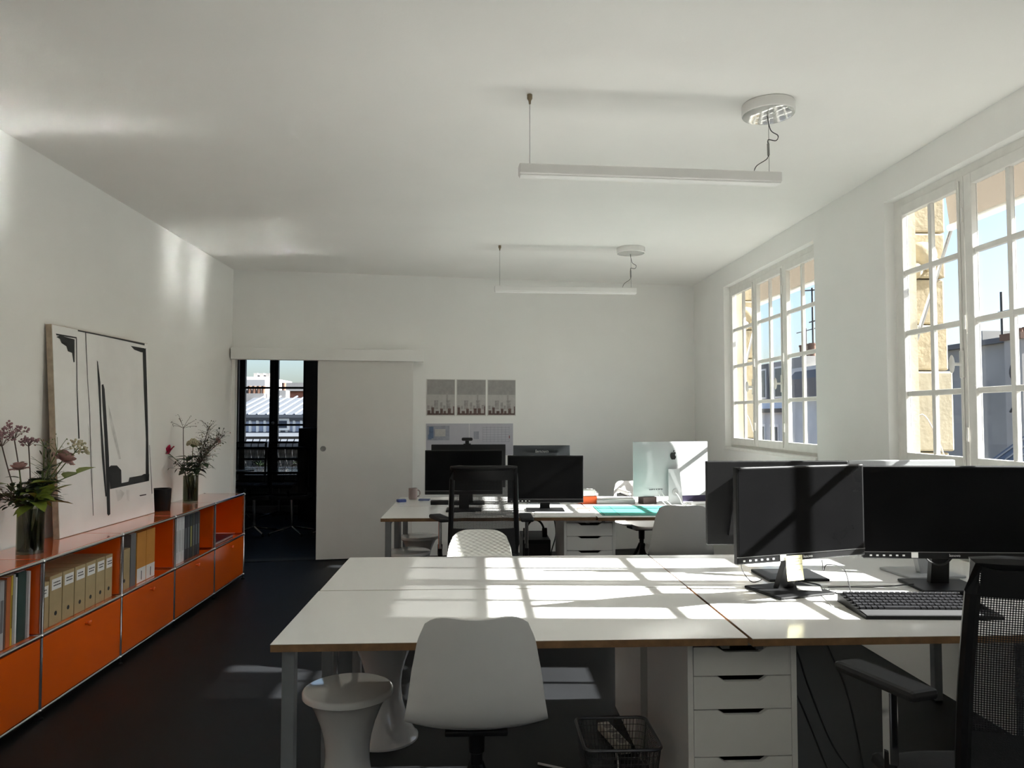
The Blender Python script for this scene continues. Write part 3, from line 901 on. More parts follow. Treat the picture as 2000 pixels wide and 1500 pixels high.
vglass = glassy('smoky_vase_glass', (.52, .53, .46), .09)
water_m = glassy('green_water', (.62, .66, .52), .05)
def vase(loc, r, h, label):
    t = thing('glass_vase', label, 'vase', loc, 0, 'glass vases on the sideboard')
    MB().lathe([(0, .0), (r, .0), (r, h), (r-.004, h), (r-.005, .012), (0, .012)], seg=32).build('glass_wall', vglass, t, True)
    MB().lathe([(0, .013), (r-.006, .013), (r-.006, h*.62), (0, h*.62)], seg=24).build('water', water_m, t, True)
V1, V2 = Vector((-2.222, 3.83, TZ)), Vector((-2.258, 5.99, TZ))
vase(V1, .060, .222, 'tall smoky glass vase at the left edge of the picture')
vase(V2, .056, .212, 'smaller smoky glass vase near the doorway end')

stem_g = M('green_stem', (.10, .14, .04), .6, noise=.2, scale=30)
stem_b = M('brown_twig', (.09, .065, .05), .7, noise=.2, scale=30)
leaf_g = M('fresh_leaf', (.20, .26, .04), .5, noise=.25, scale=18)
leaf_d = M('deep_green_leaf', (.035, .06, .025), .5, noise=.3, scale=18)
pink_m = M('dusty_pink_petal', (.42, .25, .23), .7, noise=.2, scale=30)
mauve_m = M('mauve_floret', (.34, .20, .22), .8, noise=.2, scale=40)
red_m = M('crimson_petal', (.50, .012, .08), .6, noise=.25, scale=30)
cream_m = M('cream_floret', (.52, .48, .33), .8, noise=.2, scale=40)

def stem_path(V, h, tip, rnd):
    base = V + Vector((rnd.uniform(-.025, .025), rnd.uniform(-.025, .025), .02))
    d = tip - V
    d.z = 0
    dl = min(d.length, .04)
    mouth = V + (d.normalized()*dl if d.length > 1e-4 else Vector()) + Vector((0, 0, h))
    q = mouth + (mouth-base).normalized()*(tip-mouth).length*.45
    return [base, base.lerp(mouth, .5)] + bez(mouth, mouth.lerp(q, .7), q, tip, 7)
def leaf_blade(b, o, d, L, wd, bend=.2, up=Vector((0, 0, 1))):
    d = d.normalized()
    s = d.cross(up)
    if s.length < 1e-3: s = d.cross(Vector((1, 0, 0)))
    s.normalize()
    n = s.cross(d)
    pr_ = [(0, .02), (.25, .8), (.5, 1), (.75, .7), (1, .03)]
    rows = []
    for tt, ww in pr_:
        c = o + d*L*tt - Vector((0, 0, bend*L*tt*tt))
        rows.append((b.bm.verts.new(c - s*wd*ww*.5 + n*wd*.12*ww), b.bm.verts.new(c), b.bm.verts.new(c + s*wd*ww*.5 + n*wd*.12*ww)))
    for A, B in zip(rows, rows[1:]):
        b.bm.faces.new((A[0], A[1], B[1], B[0])); b.bm.faces.new((A[1], A[2], B[2], B[1]))
def stem_thing(name, label, V, h, tip, mat, seed, r=.0025, group=None):
    rnd = random.Random(seed)
    t = thing(name, label, 'flower', V, 0, group)
    pts = [p - V for p in stem_path(V, h, tip, rnd)]
    MB().tube(pts, [r]*len(pts), 6).build('stem', mat, t, True)
    return t, pts, rnd
def rose(label, V, h, tip, mat, R, seed, group):
    t, pts, rnd = stem_thing('rose', label, V, h, tip, stem_g, seed, .003, group)
    c = pts[-1]
    ax = (pts[-1]-pts[-2]).normalized()
    rot = ax.to_track_quat('Z', 'Y')
    for ring, (n, rr, hh, op) in enumerate(((3, .32, .75, .25), (5, .62, .85, .55), (6, .95, .75, .95), (7, 1.15, .45, 1.35))):
        for k in range(n):
            a = 2*PI*(k + .5*(ring % 2))/n + rnd.uniform(-.15, .15)
            def fn(u, v, a=a, rr=rr, hh=hh, op=op, n=n):
                an = a + (u-.5)*2*PI/n*1.5
                rad = R*(.15 + (rr-.15)*math.sin(v*PI/2)*(1-.1*(2*u-1)**2))
                z = R*(hh*v*1.3 - .25*op*v*v - .15*(2*u-1)**2*v)
                return c + rot @ Vector((math.cos(an)*rad, math.sin(an)*rad, z))
            MB().grid(fn, 5, 4).build('petal', mat, t, True)
    b = MB()
    for k in range(4): leaf_blade(b, pts[-4+k % 3], Vector((math.cos(k*1.7), math.sin(k*1.7), .3)), .07, .035)
    b.build('leaves', leaf_d, t)
    return t
def umbel(label, V, h, tip, mat, smat, R, n, seed, group, dot=.006, sub=5, spread=1.0):
    t, pts, rnd = stem_thing('umbel_flower', label, V, h, tip, smat, seed, .0028, group)
    c = pts[-1]
    ax = (pts[-1]-pts[-2]).normalized()
    rot = ax.to_track_quat('Z', 'Y')
    sp, fl = MB(), MB()
    for k in range(n):
        a = 2.4*k
        el = spread*math.sqrt((k+.5)/n)*1.15
        d = rot @ Vector((math.cos(a)*math.sin(el), math.sin(a)*math.sin(el), math.cos(el)))
        e_ = c + d*R*rnd.uniform(.85, 1.1)
        sp.tube([c, c+d*R*.5+ax*R*.06, e_], .0012, 4)
        for j in range(sub):
            q = Vector((rnd.gauss(0, 1), rnd.gauss(0, 1), rnd.gauss(0, 1)))*R*.10
            fl.ball(e_+q, dot*rnd.uniform(.6, 1.1), 5, 4)
    sp.build('spokes', smat, t, True)
    tag(fl.build('florets', mat, t), kind='stuff')
    return t
def branch(label, V, h, tip, lmat, smat, n, L, wd, seed, group, name='leafy_branch', droop=.2, berries=None):
    t, pts, rnd = stem_thing(name, label, V, h, tip, smat, seed, .0024, group)
    m = len(pts)
    if L > .06:
        for k in range(n):
            o_ = pts[min(m-1, 3 + int((m-3)*k/n))]
            b = MB()
            leaf_blade(b, o_, Vector((rnd.gauss(0, 1), rnd.gauss(0, 1), rnd.uniform(-.1, .8))), L*rnd.uniform(.7, 1.1), wd, droop)
            b.build('leaf', lmat, t, True)
    else:
        b, tw = MB(), MB()
        for k in range(n):
            f = rnd.uniform(.35, 1)
            i = min(m-2, int(f*(m-1)))
            o_ = pts[i].lerp(pts[i+1], rnd.random())
            d = Vector((rnd.gauss(0, 1), rnd.gauss(0, 1), rnd.uniform(0, 1.6))).normalized()
            e_ = o_ + d*rnd.uniform(.03, .10)
            tw.tube([o_, e_], .0009, 4)
            leaf_blade(b, e_, d + Vector((0, 0, rnd.uniform(-.8, .3))), L*rnd.uniform(.6, 1.1), wd, droop)
        tw.build('twigs', smat, t)
        tag(b.build('leaflets', lmat, t, True), kind='stuff')
    if berries:
        b = MB()
        for k in range(14):
            o_ = pts[min(m-1, rnd.randint(m//2, m-1))]
            b.ball(o_ + Vector((rnd.gauss(0, .03), rnd.gauss(0, .03), rnd.gauss(0, .03))), .005, 6, 4)
        tag(b.build('buds', berries, t), kind='stuff')
    return t
G1, G2 = 'stems in the near vase', 'stems in the far vase'
def T1(px, py, dy=0): return atY(px, py, V1.y+dy)
def T2(px, py, dy=0): return atY(px, py, V2.y+dy)
h1, h2 = .222, .212
umbel('tall mauve umbel reaching up left beside the canvas', V1, h1, T1(28, 858, .02), mauve_m, stem_b, .075, 16, 1, G1)
umbel('mauve umbel cut by the left picture edge', V1, h1, T1(4, 872, -.05), mauve_m, stem_b, .075, 16, 2, G1)
umbel('small mauve umbel in front of the canvas side', V1, h1, T1(56, 872, .08), mauve_m, stem_b, .045, 12, 3, G1)
rose('dusty pink rose above the left vase rim', V1, h1, T1(38, 918, -.05), pink_m, .040, 4, G1)
rose('large faded pink rose right of the left vase', V1, h1, T1(122, 900, .02), pink_m, .052, 5, G1)
umbel('bare green umbel skeleton in front of the canvas', V1, h1, T1(111, 884, -.02), stem_g, stem_g, .085, 9, 6, G1, .003, 1, 1.2)
umbel('cream umbel leaning farthest right from the left vase', V1, h1, T1(146, 884, .05), cream_m, stem_g, .060, 14, 7, G1, .007)
umbel('curled seed head before the canvas edge', V1, h1, T1(86, 872, .06), pink_m, stem_g, .05, 8, 8, G1, .004, 2, 1.4)
branch('broad yellow green leaf spray stretching right', V1, h1, T1(150, 925, -.03), leaf_g, stem_g, 9, .17, .085, 9, G1, droop=.12)
branch('yellow green leaf spray at the left edge', V1, h1, T1(14, 945, -.06), leaf_g, stem_g, 10, .13, .07, 10, G1)
branch('dark leafy twig drooping over the vase rim left', V1, h1, T1(16, 978, -.10), leaf_d, stem_b, 110, .036, .022, 11, G1)
branch('dense dark green foliage in the middle of the left bouquet', V1, h1, T1(82, 920, .0), leaf_d, stem_g, 20, .12, .045, 12, G1)
branch('second dark foliage stem in the left bouquet', V1, h1, T1(62, 940, .06), leaf_d, stem_g, 20, .12, .05, 13, G1)
branch('round green leaves hanging over the front of the left vase', V1, h1, T1(70, 968, -.09), leaf_g, stem_g, 10, .11, .07, 14, G1, droop=.5)
branch('dark leaf twig right of the left vase rim', V1, h1, T1(104, 945, -.04), leaf_d, stem_g, 13, .09, .05, 15, G1, droop=.4)
branch('upright grassy twig in the left bouquet', V1, h1, T1(96, 900, .05), leaf_d, stem_g, 70, .04, .008, 16, G1, droop=.0)

umbel('bare umbel skeleton standing tallest in the far vase', V2, h2, T2(358, 836, .0), stem_b, stem_b, .105, 10, 21, G2, .0035, 2, 1.3)
rose('crimson flower leaning left out of the far vase', V2, h2, T2(330, 886, -.03), red_m, .062, 22, G2)
umbel('pale green cluster in the middle of the far bouquet', V2, h2, T2(377, 874, -.03), cream_m, stem_g, .055, 16, 23, G2, .011)
branch('dark leaves at the heart of the far bouquet', V2, h2, T2(368, 893, -.04), leaf_d, stem_g, 22, .12, .06, 24, G2)
branch('dark leaves spilling over the right rim of the far vase', V2, h2, T2(396, 905, -.04), leaf_d, stem_g, 16, .10, .055, 25, G2, droop=.5)
branch('twiggy spray with tiny leaves reaching up right', V2, h2, T2(409, 832, .02), leaf_d, stem_b, 130, .022, .010, 26, G2, berries=cream_m)
branch('twiggy spray leaning far right towards the doorway', V2, h2, T2(436, 852, .02), leaf_d, stem_b, 130, .026, .012, 27, G2, berries=pink_m)
branch('fine twig with pale buds in the far bouquet', V2, h2, T2(424, 868, -.05), leaf_d, stem_b, 130, .026, .013, 28, G2, berries=cream_m)
branch('thin twig dangling left of the far vase', V2, h2, T2(346, 905, -.05), leaf_d, stem_b, 30, .028, .014, 29, G2, droop=.7)
rose('small faded rose at the right of the far bouquet', V2, h2, T2(424, 862, .03), pink_m, .026, 30, G2)

# ================================================================== WHITE SHELL CHAIRS
def dimple_mat():
    m = M('dimpled_white_shell', (.70, .70, .66), .33, noise=.02, scale=6)
    t = m.node_tree
    b = t.nodes['Principled BSDF']
    c = t.nodes.new('ShaderNodeTexCoord')
    mp = t.nodes.new('ShaderNodeMapping')
    mp.inputs['Rotation'].default_value = (0, math.radians(40), 0)
    mp.inputs['Scale'].default_value = (36, 0, 70)
    v = t.nodes.new('ShaderNodeTexVoronoi')
    v.inputs['Randomness'].default_value = 0.0
    v.inputs['Scale'].default_value = 1.0
    bp = t.nodes.new('ShaderNodeBump')
    bp.inputs['Strength'].default_value = .8
    bp.inputs['Distance'].default_value = .008
    t.links.new(c.outputs['Object'], mp.inputs[0]); t.links.new(mp.outputs[0], v.inputs['Vector'])
    t.links.new(v.outputs['Distance'], bp.inputs['Height']); t.links.new(bp.outputs[0], b.inputs['Normal'])
    return m
def shell_mesh(scale=1.0, dip=.016):
    prof = [(.235, .452), (.20, .462), (.10, .452), (-.02, .447), (-.10, .452), (-.16, .475), (-.20, .53), (-.222, .60), (-.24, .70), (-.255, .80), (-.262, .845)]
    half = [.175, .20, .217, .222, .224, .222, .214, .204, .191, .180, .172]
    pp = spline([(0, a, b_) for a, b_ in prof], 3)
    hh = spline([(w_, 0, 0) for w_ in half], 3)
    n = len(pp) - 1
    def fn(u, v):
        j = v*n
        i = min(int(j), n-1); f = j-i
        p = pp[i].lerp(pp[i+1], f); w_ = hh[i].lerp(hh[i+1], f).x
        s = 2*u-1
        back = max(0.0, min(1.0, (v-.38)/.25))
        y = p.y + back*.055*s*s + (1-back)*0
        z = p.z + (1-back)*(.030*abs(s)**2.2)*min(1, max(0, (v+.02)/.08)) + back*.02*abs(s)**3*(1-v)
        x = s*w_
        k = max(0.0, (abs(s)-.40)/.60)
        top = .845 - dip*(1-s*s)**1.5 - .075*(1-math.sqrt(max(0.0, 1-k*k)))
        if z > .66: z = .66 + (z-.66)*(top-.66)/(.845-.66)
        fr = max(0.0, (.10-v)/.10)
        y -= fr*.05*abs(s)**6
        return Vector((x, y, z))*1.0
    b = MB().grid(fn, 20, n)
    bm = b.bm
    bmesh.ops.recalc_face_normals(bm, faces=bm.faces)
    bmesh.ops.solidify(bm, geom=bm.faces[:], thickness=.009)
    return b.mesh('shell', True)
def swivel_base(t, mat):
    MB().lathe([(0, .425), (.028, .425), (.026, .34), (.020, .335), (.020, .20), (.024, .19), (0, .18)], seg=16).build('column', mat, t, True)
    MB().box(-.10, -.10, .425, .10, .10, .444, .006).build('seat_plate', mat, t)
    for k in range(4):
        a = PI/4 + k*PI/2
        d = Vector((math.cos(a), math.sin(a), 0))
        pts = [d*.015 + Vector((0, 0, .30)), d*.06 + Vector((0, 0, .21)), d*.17 + Vector((0, 0, .08)), d*.29 + Vector((0, 0, .022))]
        MB().tube(spline(pts, 4), .0125, 8).build('leg', mat, t, True)
        MB().lathe([(0, 0), (.014, 0), (.014, .012), (0, .014)], tuple(d*.285), 10).build('glide', rubber, t, True)
def shell_chair(label, loc, rz, mat=None):
    t = thing('shell_chair', label, 'chair', loc, rz, 'white shell chairs')
    obj('shell', SHELL, None, t)
    if not SHELL.materials: SHELL.materials.append(white_p)
    swivel_base(t, black_p)
    return t
SHELL = shell_mesh()
near_chair = shell_chair('white shell chair pushed under the front desk, back to the camera', (-.002, 2.47, 0), 0)
far_c = shell_chair('white dimpled shell chair facing the camera behind the second desk row', (.012, 4.10, -.075), PI)
far_shell = [c for c in far_c.children if c.name.startswith('shell')][0]
far_shell.data = shell_mesh(dip=0)
far_shell.data.materials.append(dimple_mat())
for c in far_c.children:
    if c.name.startswith('leg') or c.name.startswith('column') or c.name.startswith('glide') or c.name.startswith('seat'): c.location.z = .075
for c in far_c.children:
    if c.name.startswith('column'): c.scale.z = .92; c.location.z = .05
dup(near_chair, (1.40, 5.18, 0), math.radians(-6), 'white shell chair at the cutting mat desk, back to the camera')
dup(near_chair, (1.46, 6.60, 0), PI + math.radians(14), 'white shell chair behind the silver computer by the wall')

# ================================================================== HOURGLASS STOOLS
def stool(label, loc):
    t = thing('hourglass_stool', label, 'stool', loc, 0, 'white hourglass stools')
    half_p = [(.078, .225), (.079, .20), (.085, .16), (.099, .11), (.120, .06), (.140, .025), (.150, .012), (.155, .008), (.156, .0), (.150, .0)]
    MB().lathe(half_p, seg=40).build('lower_cone', white_gl, t, True)
    MB().lathe([(r, .45-z) for r, z in half_p[:-2]] , seg=40).build('upper_cone', white_gl, t, True)
    MB().lathe([(.154, .430), (.160, .434), (.160, .449), (.156, .4545), (.150, .456), (0, .4565)], seg=40).build('seat_lid', white_gl, t, True)
    return t
s1 = stool('white hourglass stool in front, under the left end of the near desk', (-.463, 2.735, 0))
dup(s1, (-.418, 3.40, 0), .3, 'white hourglass stool half hidden behind the front stool')
dup(s1, (-.50, 5.46, 0), .5, 'white hourglass stool nearest under the door side back desk')
dup(s1, (-.475, 6.14, 0), .8, 'white hourglass stool deepest under the door side back desk')

# ================================================================== BLACK MESH OFFICE CHAIRS
def office_chair(label, loc, rz, pad_turn=(0, 0), group='black mesh office chairs'):
    t = thing('office_chair', label, 'chair', loc, rz, group)
    # local: faces +Y
    def back(u, v):
        s = 2*u-1
        z = .54 + .56*v
        w_ = .215 - .015*v
        return Vector((s*w_, -.225 - .035*math.sin(v*PI)*0 - .05*v*v + .045*s*s, z))
    MB().grid(back, 10, 10).build('backrest_mesh', mesh_m, t, True)
    rim = [back(i/10, 0) for i in range(11)] + [back(1, i/8) for i in range(1, 9)] + [back(1-i/10, 1) for i in range(1, 11)] + [back(0, 1-i/8) for i in range(1, 8)]
    MB().tube(rim, .017, 8, closed=True).build('backrest_frame', black_p, t, True)
    b = MB(); b.grid(lambda u, v: back(.02+.96*u, .86+.13*v) + Vector((0, -.008, 0)), 8, 2); b.build('top_band', black_p, t, True)
    b = MB(); b.grid(lambda u, v: back(.02+.96*u, .01+.30*v) + Vector((0, -.008, 0)), 8, 2); b.build('lumbar_pad', black_f, t, True)
    MB().tube(spline([(0, .02, .44), (0, -.16, .44), (0, -.265, .52), (0, -.285, .72)]), [.028]*13 + [.022]*6, 8).build('back_support', black_p, t, True)
    def seat(u, v):
        s, q = 2*u-1, 2*v-1
        rr = (abs(s)**4 + abs(q)**4)
        return Vector((s*.24*(1-.08*q*q), q*.23+.02, .475 + .035*(1-min(1, rr))**.5 - (.02*max(0, q)**3)))
    b = MB().grid(seat, 12, 12)
    b.bm.verts.ensure_lookup_table()
    b.build('seat_cushion', black_f, t, True)
    MB().box(-.235, -.20, .435, .235, .24, .478, .02).build('seat_pan', black_p, t)
    for k, sg in enumerate((-1, 1)):
        a = MB().tube(spline([(sg*.14, .0, .445), (sg*.25, .0, .45), (sg*.285, .0, .50), (sg*.287, .0, .58)]), .016, 8).build('armrest', black_p, t, True)
        MB().box(sg*.287-.011, -.022, .55, sg*.287+.011, .022, .735, .004).build('arm_post', chrome, a)
        p = MB().box(-.045, -.13, 0, .045, .13, .028, .012).build('arm_pad', rubber, a)
        p.location = (sg*.287, .03, .735); p.rotation_euler = (0, 0, pad_turn[k])
    MB().lathe([(0, .435), (.03, .435), (.03, .25), (.025, .25), (.025, .09), (.04, .085), (.04, .065), (0, .06)], seg=16).build('gas_column', black_p, t, True)
    for k in range(5):
        an = 2*PI*k/5 + .3
        d = Vector((math.cos(an), math.sin(an), 0))
        MB().tube([d*.03 + Vector((0, 0, .095)), d*.16 + Vector((0, 0, .088)), d*.30 + Vector((0, 0, .068))], [.022, .019, .014], 8).build('base_leg', black_p, t, True)
        cst = MB()
        n_ = d.cross(Vector((0, 0, 1)))
        c0 = d*.30 + Vector((0, 0, .027))
        for sg in (-1, 1): cst.tube([c0 + n_*sg*.006, c0 + n_*sg*.022], .027, 14)
        cst.tube([c0 + Vector((0, 0, .02)), c0 + Vector((0, 0, .045))], .006, 6)
        cst.build('caster', rubber, t, True)
    return t
oc = office_chair('black mesh office chair before the front desk at right edge', (1.335, 1.86, 0), math.radians(-3), (math.radians(20), 0))
dup(oc, (.04, 4.98, 0), 0, 'black mesh office chair at the back desk between the monitors')

# ================================================================== MONITORS
white_txt = M('white_print', (.60, .60, .60), .6, noise=.02)
def monitor(label, loc, rz, w_, h, zb, pan=-.10, housing=None, back_logo=None, front_logo=None, osd=False, sticker=False, neck_w=.075, base=(.26, .22), bdx=0.0):
    t = thing('monitor', label, 'monitor', loc, rz, 'desktop monitors')
    hm = housing or black_p
    bz = .028
    y = pan
    hs = MB().box(-w_/2, y, zb, w_/2, y+.022, zb+h, .004).build('housing', hm, t)
    MB().prism([(-w_*.36, zb+h*.12), (w_*.36, zb+h*.12), (w_*.30, zb+h*.82), (-w_*.30, zb+h*.82)], 'y', y+.022, y+.046).build('rear_cover', hm, t)
    MB().box(-w_/2+.008, y-.0012, zb+bz, w_/2-.008, y+.004, zb+h-.008).build('screen', black_s, t)
    MB().box(-w_/2, y-.0016, zb+bz-.0025, w_/2, y+.002, zb+bz).build('bezel_line', steel, t)
    nz = zb+h*.40
    nk = MB().prism([(-neck_w/2, 0), (neck_w/2, 0), (neck_w*.42, nz), (-neck_w*.42, nz)], 'y', 0, .03).build('neck', hm, t)
    me = nk.data
    for v in me.vertices:
        v.co.y += (y+.05)*(v.co.z/nz) + .02*(1-v.co.z/nz)
        v.co.x += bdx
    MB().box(bdx-base[0]/2, -base[1]/2, 0, bdx+base[0]/2, base[1]/2, .011, .004).build('base_plate', hm, t)
    if osd:
        for k in range(6):
            x = -w_/2+.025+.026*k
            MB().box(x, y-.0014, zb+.010, x+.009, y, zb+.016).build('button_mark', white_txt, t)
    if sticker: MB().box(-w_/2+.19, y-.0016, zb+.004, -w_/2+.216, y, zb+.026).build('energy_label', paper, t)
    if front_logo: text('logo', front_logo, .016, white_txt, t, (.02, y-.0018, zb+.009))
    if back_logo:
        o = text('logo', back_logo, .040, white_txt, t, (0, y+.0235, zb+h-.062), (PI/2, 0, PI), .2)
    return t
mA = monitor('black monitor with the yellow note, angled towards the near window', (1.188, 2.923, DZ), math.radians(17), .595, .355, .155, -.15, bdx=.055, front_logo='lenovo', osd=True, sticker=True)
mB = monitor('wide black monitor at right above the keyboard', (1.90, 2.985, DZ), math.radians(-5), .68, .372, .125, -.06, osd=True, sticker=True, front_logo='lenovo')
mC = monitor('black monitor turned away, sticking out left behind the noted monitor', (1.36, 3.215, DZ), PI, .655, .375, .12, -.13)
mD = monitor('silver backed monitor turned away behind the wide black one', (1.97, 3.24, DZ), PI+math.radians(4), .53, .36, .135, -.14, housing=alu)
mE = monitor('black monitor left of the mesh chair on the back desk', (-.100, 5.55, DZ), 0, .565, .322, .128, -.10)
mF = monitor('black monitor right of the mesh chair on the back desk', (.500, 5.52, DZ), math.radians(-2), .556, .345, .065, -.07, osd=True, base=(.28, .20))
mG = monitor('black monitor with a webcam turned away against the back wall', (-.074, 6.0, DZ), PI, .605, .35, .118, -.10)
mH = monitor('glossy grey monitor turned away showing the maker name', (.524, 6.0, DZ), PI, .465, .33, .130, -.10, housing=M('gunmetal_gloss', (.06, .065, .07), .22, .4, noise=.05, scale=8), back_logo='lenovo')

# sticky note on the first monitor
sn = thing('sticky_note', 'yellow handwritten note stuck below the angled black monitor', 'note', (1.188, 2.923, DZ), math.radians(17))
nt_ = MB()
def note(u, v): return Vector((-.085 + .076*u, -.1545 - .008*(1-v)**2, .084 + .092*v))
nt_.grid(note, 3, 6)
nt_.build('note_sheet', M('yellow_note', (.76, .72, .42), .8, noise=.03, scale=30), sn)
for k, (z, a, c) in enumerate(((.162, .06, .9), (.153, .1, .8), (.141, .05, .95), (.132, .2, .7), (.121, .08, .85))):
    v = (z-.084)/.092
    p = note(a, v); q = note(c, v)
    MB().box(p.x, p.y-.0006, z, q.x, p.y-.0002, z+.0022).build('handwriting', M('grey_pencil', (.30, .28, .22), .8, noise=.2, scale=200), sn)

# webcam
wc = thing('webcam', 'small black webcam clipped on the monitor by the wall', 'webcam', (-.085, 6.07, DZ+.118+.35))
MB().box(-.045, -.02, .030, .045, .012, .056, .010).build('camera_body', black_p, wc)
MB().box(-.016, -.012, .006, .016, .012, .032, .004).build('hinge', black_p, wc)
MB().box(-.03, -.02, 0, .03, .05, .007, .002).build('clip', black_p, wc)
MB().tube([(.0, .012, .043), (.0, .015, .043)], .010, 14).build('lens', black_s, wc)

# ---- silver all-in-one computer seen from behind
im = thing('desktop_computer', 'silver all-in-one computer seen from behind in the sun', 'computer', (1.555, 5.95, DZ), math.radians(11))
IW, IH, IZ = .65, .435, .058
def ib(u, v):
    s, q = 2*u-1, 2*v-1
    bul = (max(0, 1-abs(s)**2.4)*max(0, 1-abs(q)**2.4))**.75
    return Vector((s*IW/2, -.010 - .014*bul, IZ + IH*v))
MB().grid(ib, 24, 18).build('rear_shell', alu, im, True)
MB().box(-IW/2, -.0105, IZ, IW/2, .002, IZ+IH, .003).build('rim', alu, im)
MB().box(-IW/2+.004, .002, IZ+.06, IW/2-.004, .004, IZ+IH-.004).build('screen', black_s, im)
MB().box(-IW/2+.004, .002, IZ+.002, IW/2-.004, .0035, IZ+.058).build('chin', alu, im)
st = MB()
st.prism([(-.049, .275), (.049, .275), (.062, .006), (-.062, .006)], 'y', 0, .006)
so = st.build('stand_plate', alu, im)
for v in so.data.vertices: v.co.y += -.062 - .030*(1-v.co.z/.275)
MB().box(-.062, -.098, 0, .062, .10, .006, .002).build('stand_foot', alu, im)
ho = MB().lathe([(0, 0), (.024, 0), (.026, .001)], seg=24).build('cable_hole', M('grey_hole', (.30, .30, .30), .6, noise=.05), im)
ho.location = (.0, -.0855, .095); ho.rotation_euler = (PI/2 + math.radians(-6), 0, 0)
apple = [(0,.60),(.10,.66),(.25,.70),(.38,.64),(.47,.54),(.37,.45),(.32,.34),(.31,.20),(.37,.08),(.48,.00),(.44,-.14),(.35,-.32),(.24,-.45),(.14,-.47),(0,-.42),(-.12,-.47),(-.24,-.45),(-.38,-.28),(-.48,-.04),(-.50,.20),(-.45,.42),(-.33,.58),(-.20,.66),(-.08,.64)]
lf = [(0,.72),(.02,.84),(.10,.95),(.22,1.0),(.21,.88),(.13,.77)]
k_ = .052
b = MB()
for poly in (apple, lf):
    b.prism([(x*k_ + .013, IZ+IH*.725 + y*k_) for x, y in poly], 'y', -.0265, -.0215)
b.build('rear_logo', M('logo_black', (.015, .015, .016), .25, noise=.05), im)
pt = MB()
for x in (-.17, -.155, -.135, -.12, -.11, -.098, -.088): pt.box(x, -.022, IZ+.052, x+.006, -.012, IZ+.060)
pt.tube([(-.20, -.031, IZ+.056), (-.175, -.031, IZ+.056)], .003, 6)
pt.build('port_row', ink, im)
wcab = M('white_cable', (.75, .75, .73), .5, noise=.02)
MB().tube(spline([(.0, -.088, .092), (.012, -.10, .075), (.028, -.115, .04), (.033, -.14, .004), (.034, -.22, .004)]), .0045, 8).build('power_cable', wcab, im, True)
MB().tube(spline([(-.128, -.036, IZ+.056), (-.135, -.07, .08), (-.12, -.10, .03), (-.10, -.12, .004)]), .003, 6).build('data_cable', wcab, im, True)
MB().tube(spline([(-.105, -.036, IZ+.056), (-.10, -.07, .08), (-.08, -.10, .03), (-.06, -.13, .004)]), .003, 6).build('data_cable', wcab, im, True)

# ================================================================== KEYBOARD AND DESK CLUTTER
kb = thing('keyboard', 'black full size keyboard with palm rest on the front desk', 'keyboard', (1.335, 2.525, DZ), math.radians(-4))
def kz(y): return .016 + .022*max(0, y-.06)/.17
MB().prism([(0, 0), (0, .012), (.06, .016), (.235, .036), (.24, 0)], 'x', 0, .47).build('keyboard_body', black_p, kb)
MB().prism([(0, .0122), (.058, .0166), (.058, .019), (.004, .0145)], 'x', .004, .466).build('palm_rest', rubber, kb)
keym = MB().prism([(0, 0), (.0165, .0), (.0145, .009), (.002, .008)], 'x', 0, .0165).mesh('key')
kgl = M('key_black', (.02, .02, .022), .25, noise=.1, scale=60)
for r in range(6):
    y = .068 + r*.0265 + (.004 if r == 5 else 0)
    for c in range(21):
        x = .012 + c*.0213
        if r == 0 and 4 <= c <= 8:
            if c != 4: continue
            o = obj('space_bar', MB().prism([(0, 0), (.0165, 0), (.0145, .009), (.002, .008)], 'x', 0, .105).mesh('space_bar'), kgl, kb, (x, y, kz(y)))
        else:
            o = obj('key', keym, kgl, kb, (x, y, kz(y)))
        o.rotation_euler = (math.radians(6), 0, 0)

cable_m = M('black_cable', (.02, .02, .02), .5, noise=.1)
def cable(label, pts, r=.003, mat=None, name='cable'):
    P_ = spline(pts, 8)
    o = MB().tube([p-P_[0] for p in P_], r, 6).build(name, mat or cable_m, None, True, loc=P_[0])
    tag(o, label, 'cable', 'loose cables')
Zc = DZ+.004
cable('black keyboard cable snaking back between the monitors', [(1.56, 2.765, DZ+.03), (1.50, 2.80, Zc), (1.42, 2.86, Zc), (1.39, 2.96, Zc), (1.405, 3.03, Zc), (1.36, 3.10, Zc)])
cable('thin cable arching down from the angled monitor', [(1.36, 2.90, DZ+.13), (1.375, 2.92, DZ+.085), (1.40, 2.94, DZ+.105), (1.46, 2.93, DZ+.09), (1.475, 2.915, DZ+.03), (1.478, 2.91, Zc)], .002)
cable('black cable lying straight along the seam of the desks', [(1.33, 2.985, Zc), (1.48, 2.99, Zc), (1.64, 2.985, Zc), (1.78, 2.985, DZ+.014)], .0025)
cable('short twin cable left behind the angled monitor foot', [(1.15, 3.20, DZ+.13), (1.13, 3.16, DZ+.05), (1.15, 3.10, Zc), (1.19, 3.09, DZ+.014)], .002)
cable('black cable loop hanging below the wide monitor', [(1.80, 2.99, DZ+.19), (1.84, 2.98, DZ+.11), (1.90, 2.96, DZ+.10), (1.97, 2.95, DZ+.19)], .004)
def sheet(name, label, corners, cat, mat, z=DZ, th=.002, rz=0):
    c = Vector((sum(p[0] for p in corners)/4, sum(p[1] for p in corners)/4, z+.0004))
    o = MB().prism([(p[0]-c.x, p[1]-c.y) for p in corners], 'z', 0, th).build(name, mat, None, loc=c)
    return tag(o, label, cat)
sheet('paper_card', 'blank card tucked at the angled monitor foot', [(1.262, 2.905), (1.35, 2.885), (1.375, 2.955), (1.29, 2.985)], 'card', M('grey_card', (.55, .55, .52), .8, noise=.03), DZ+.0115)
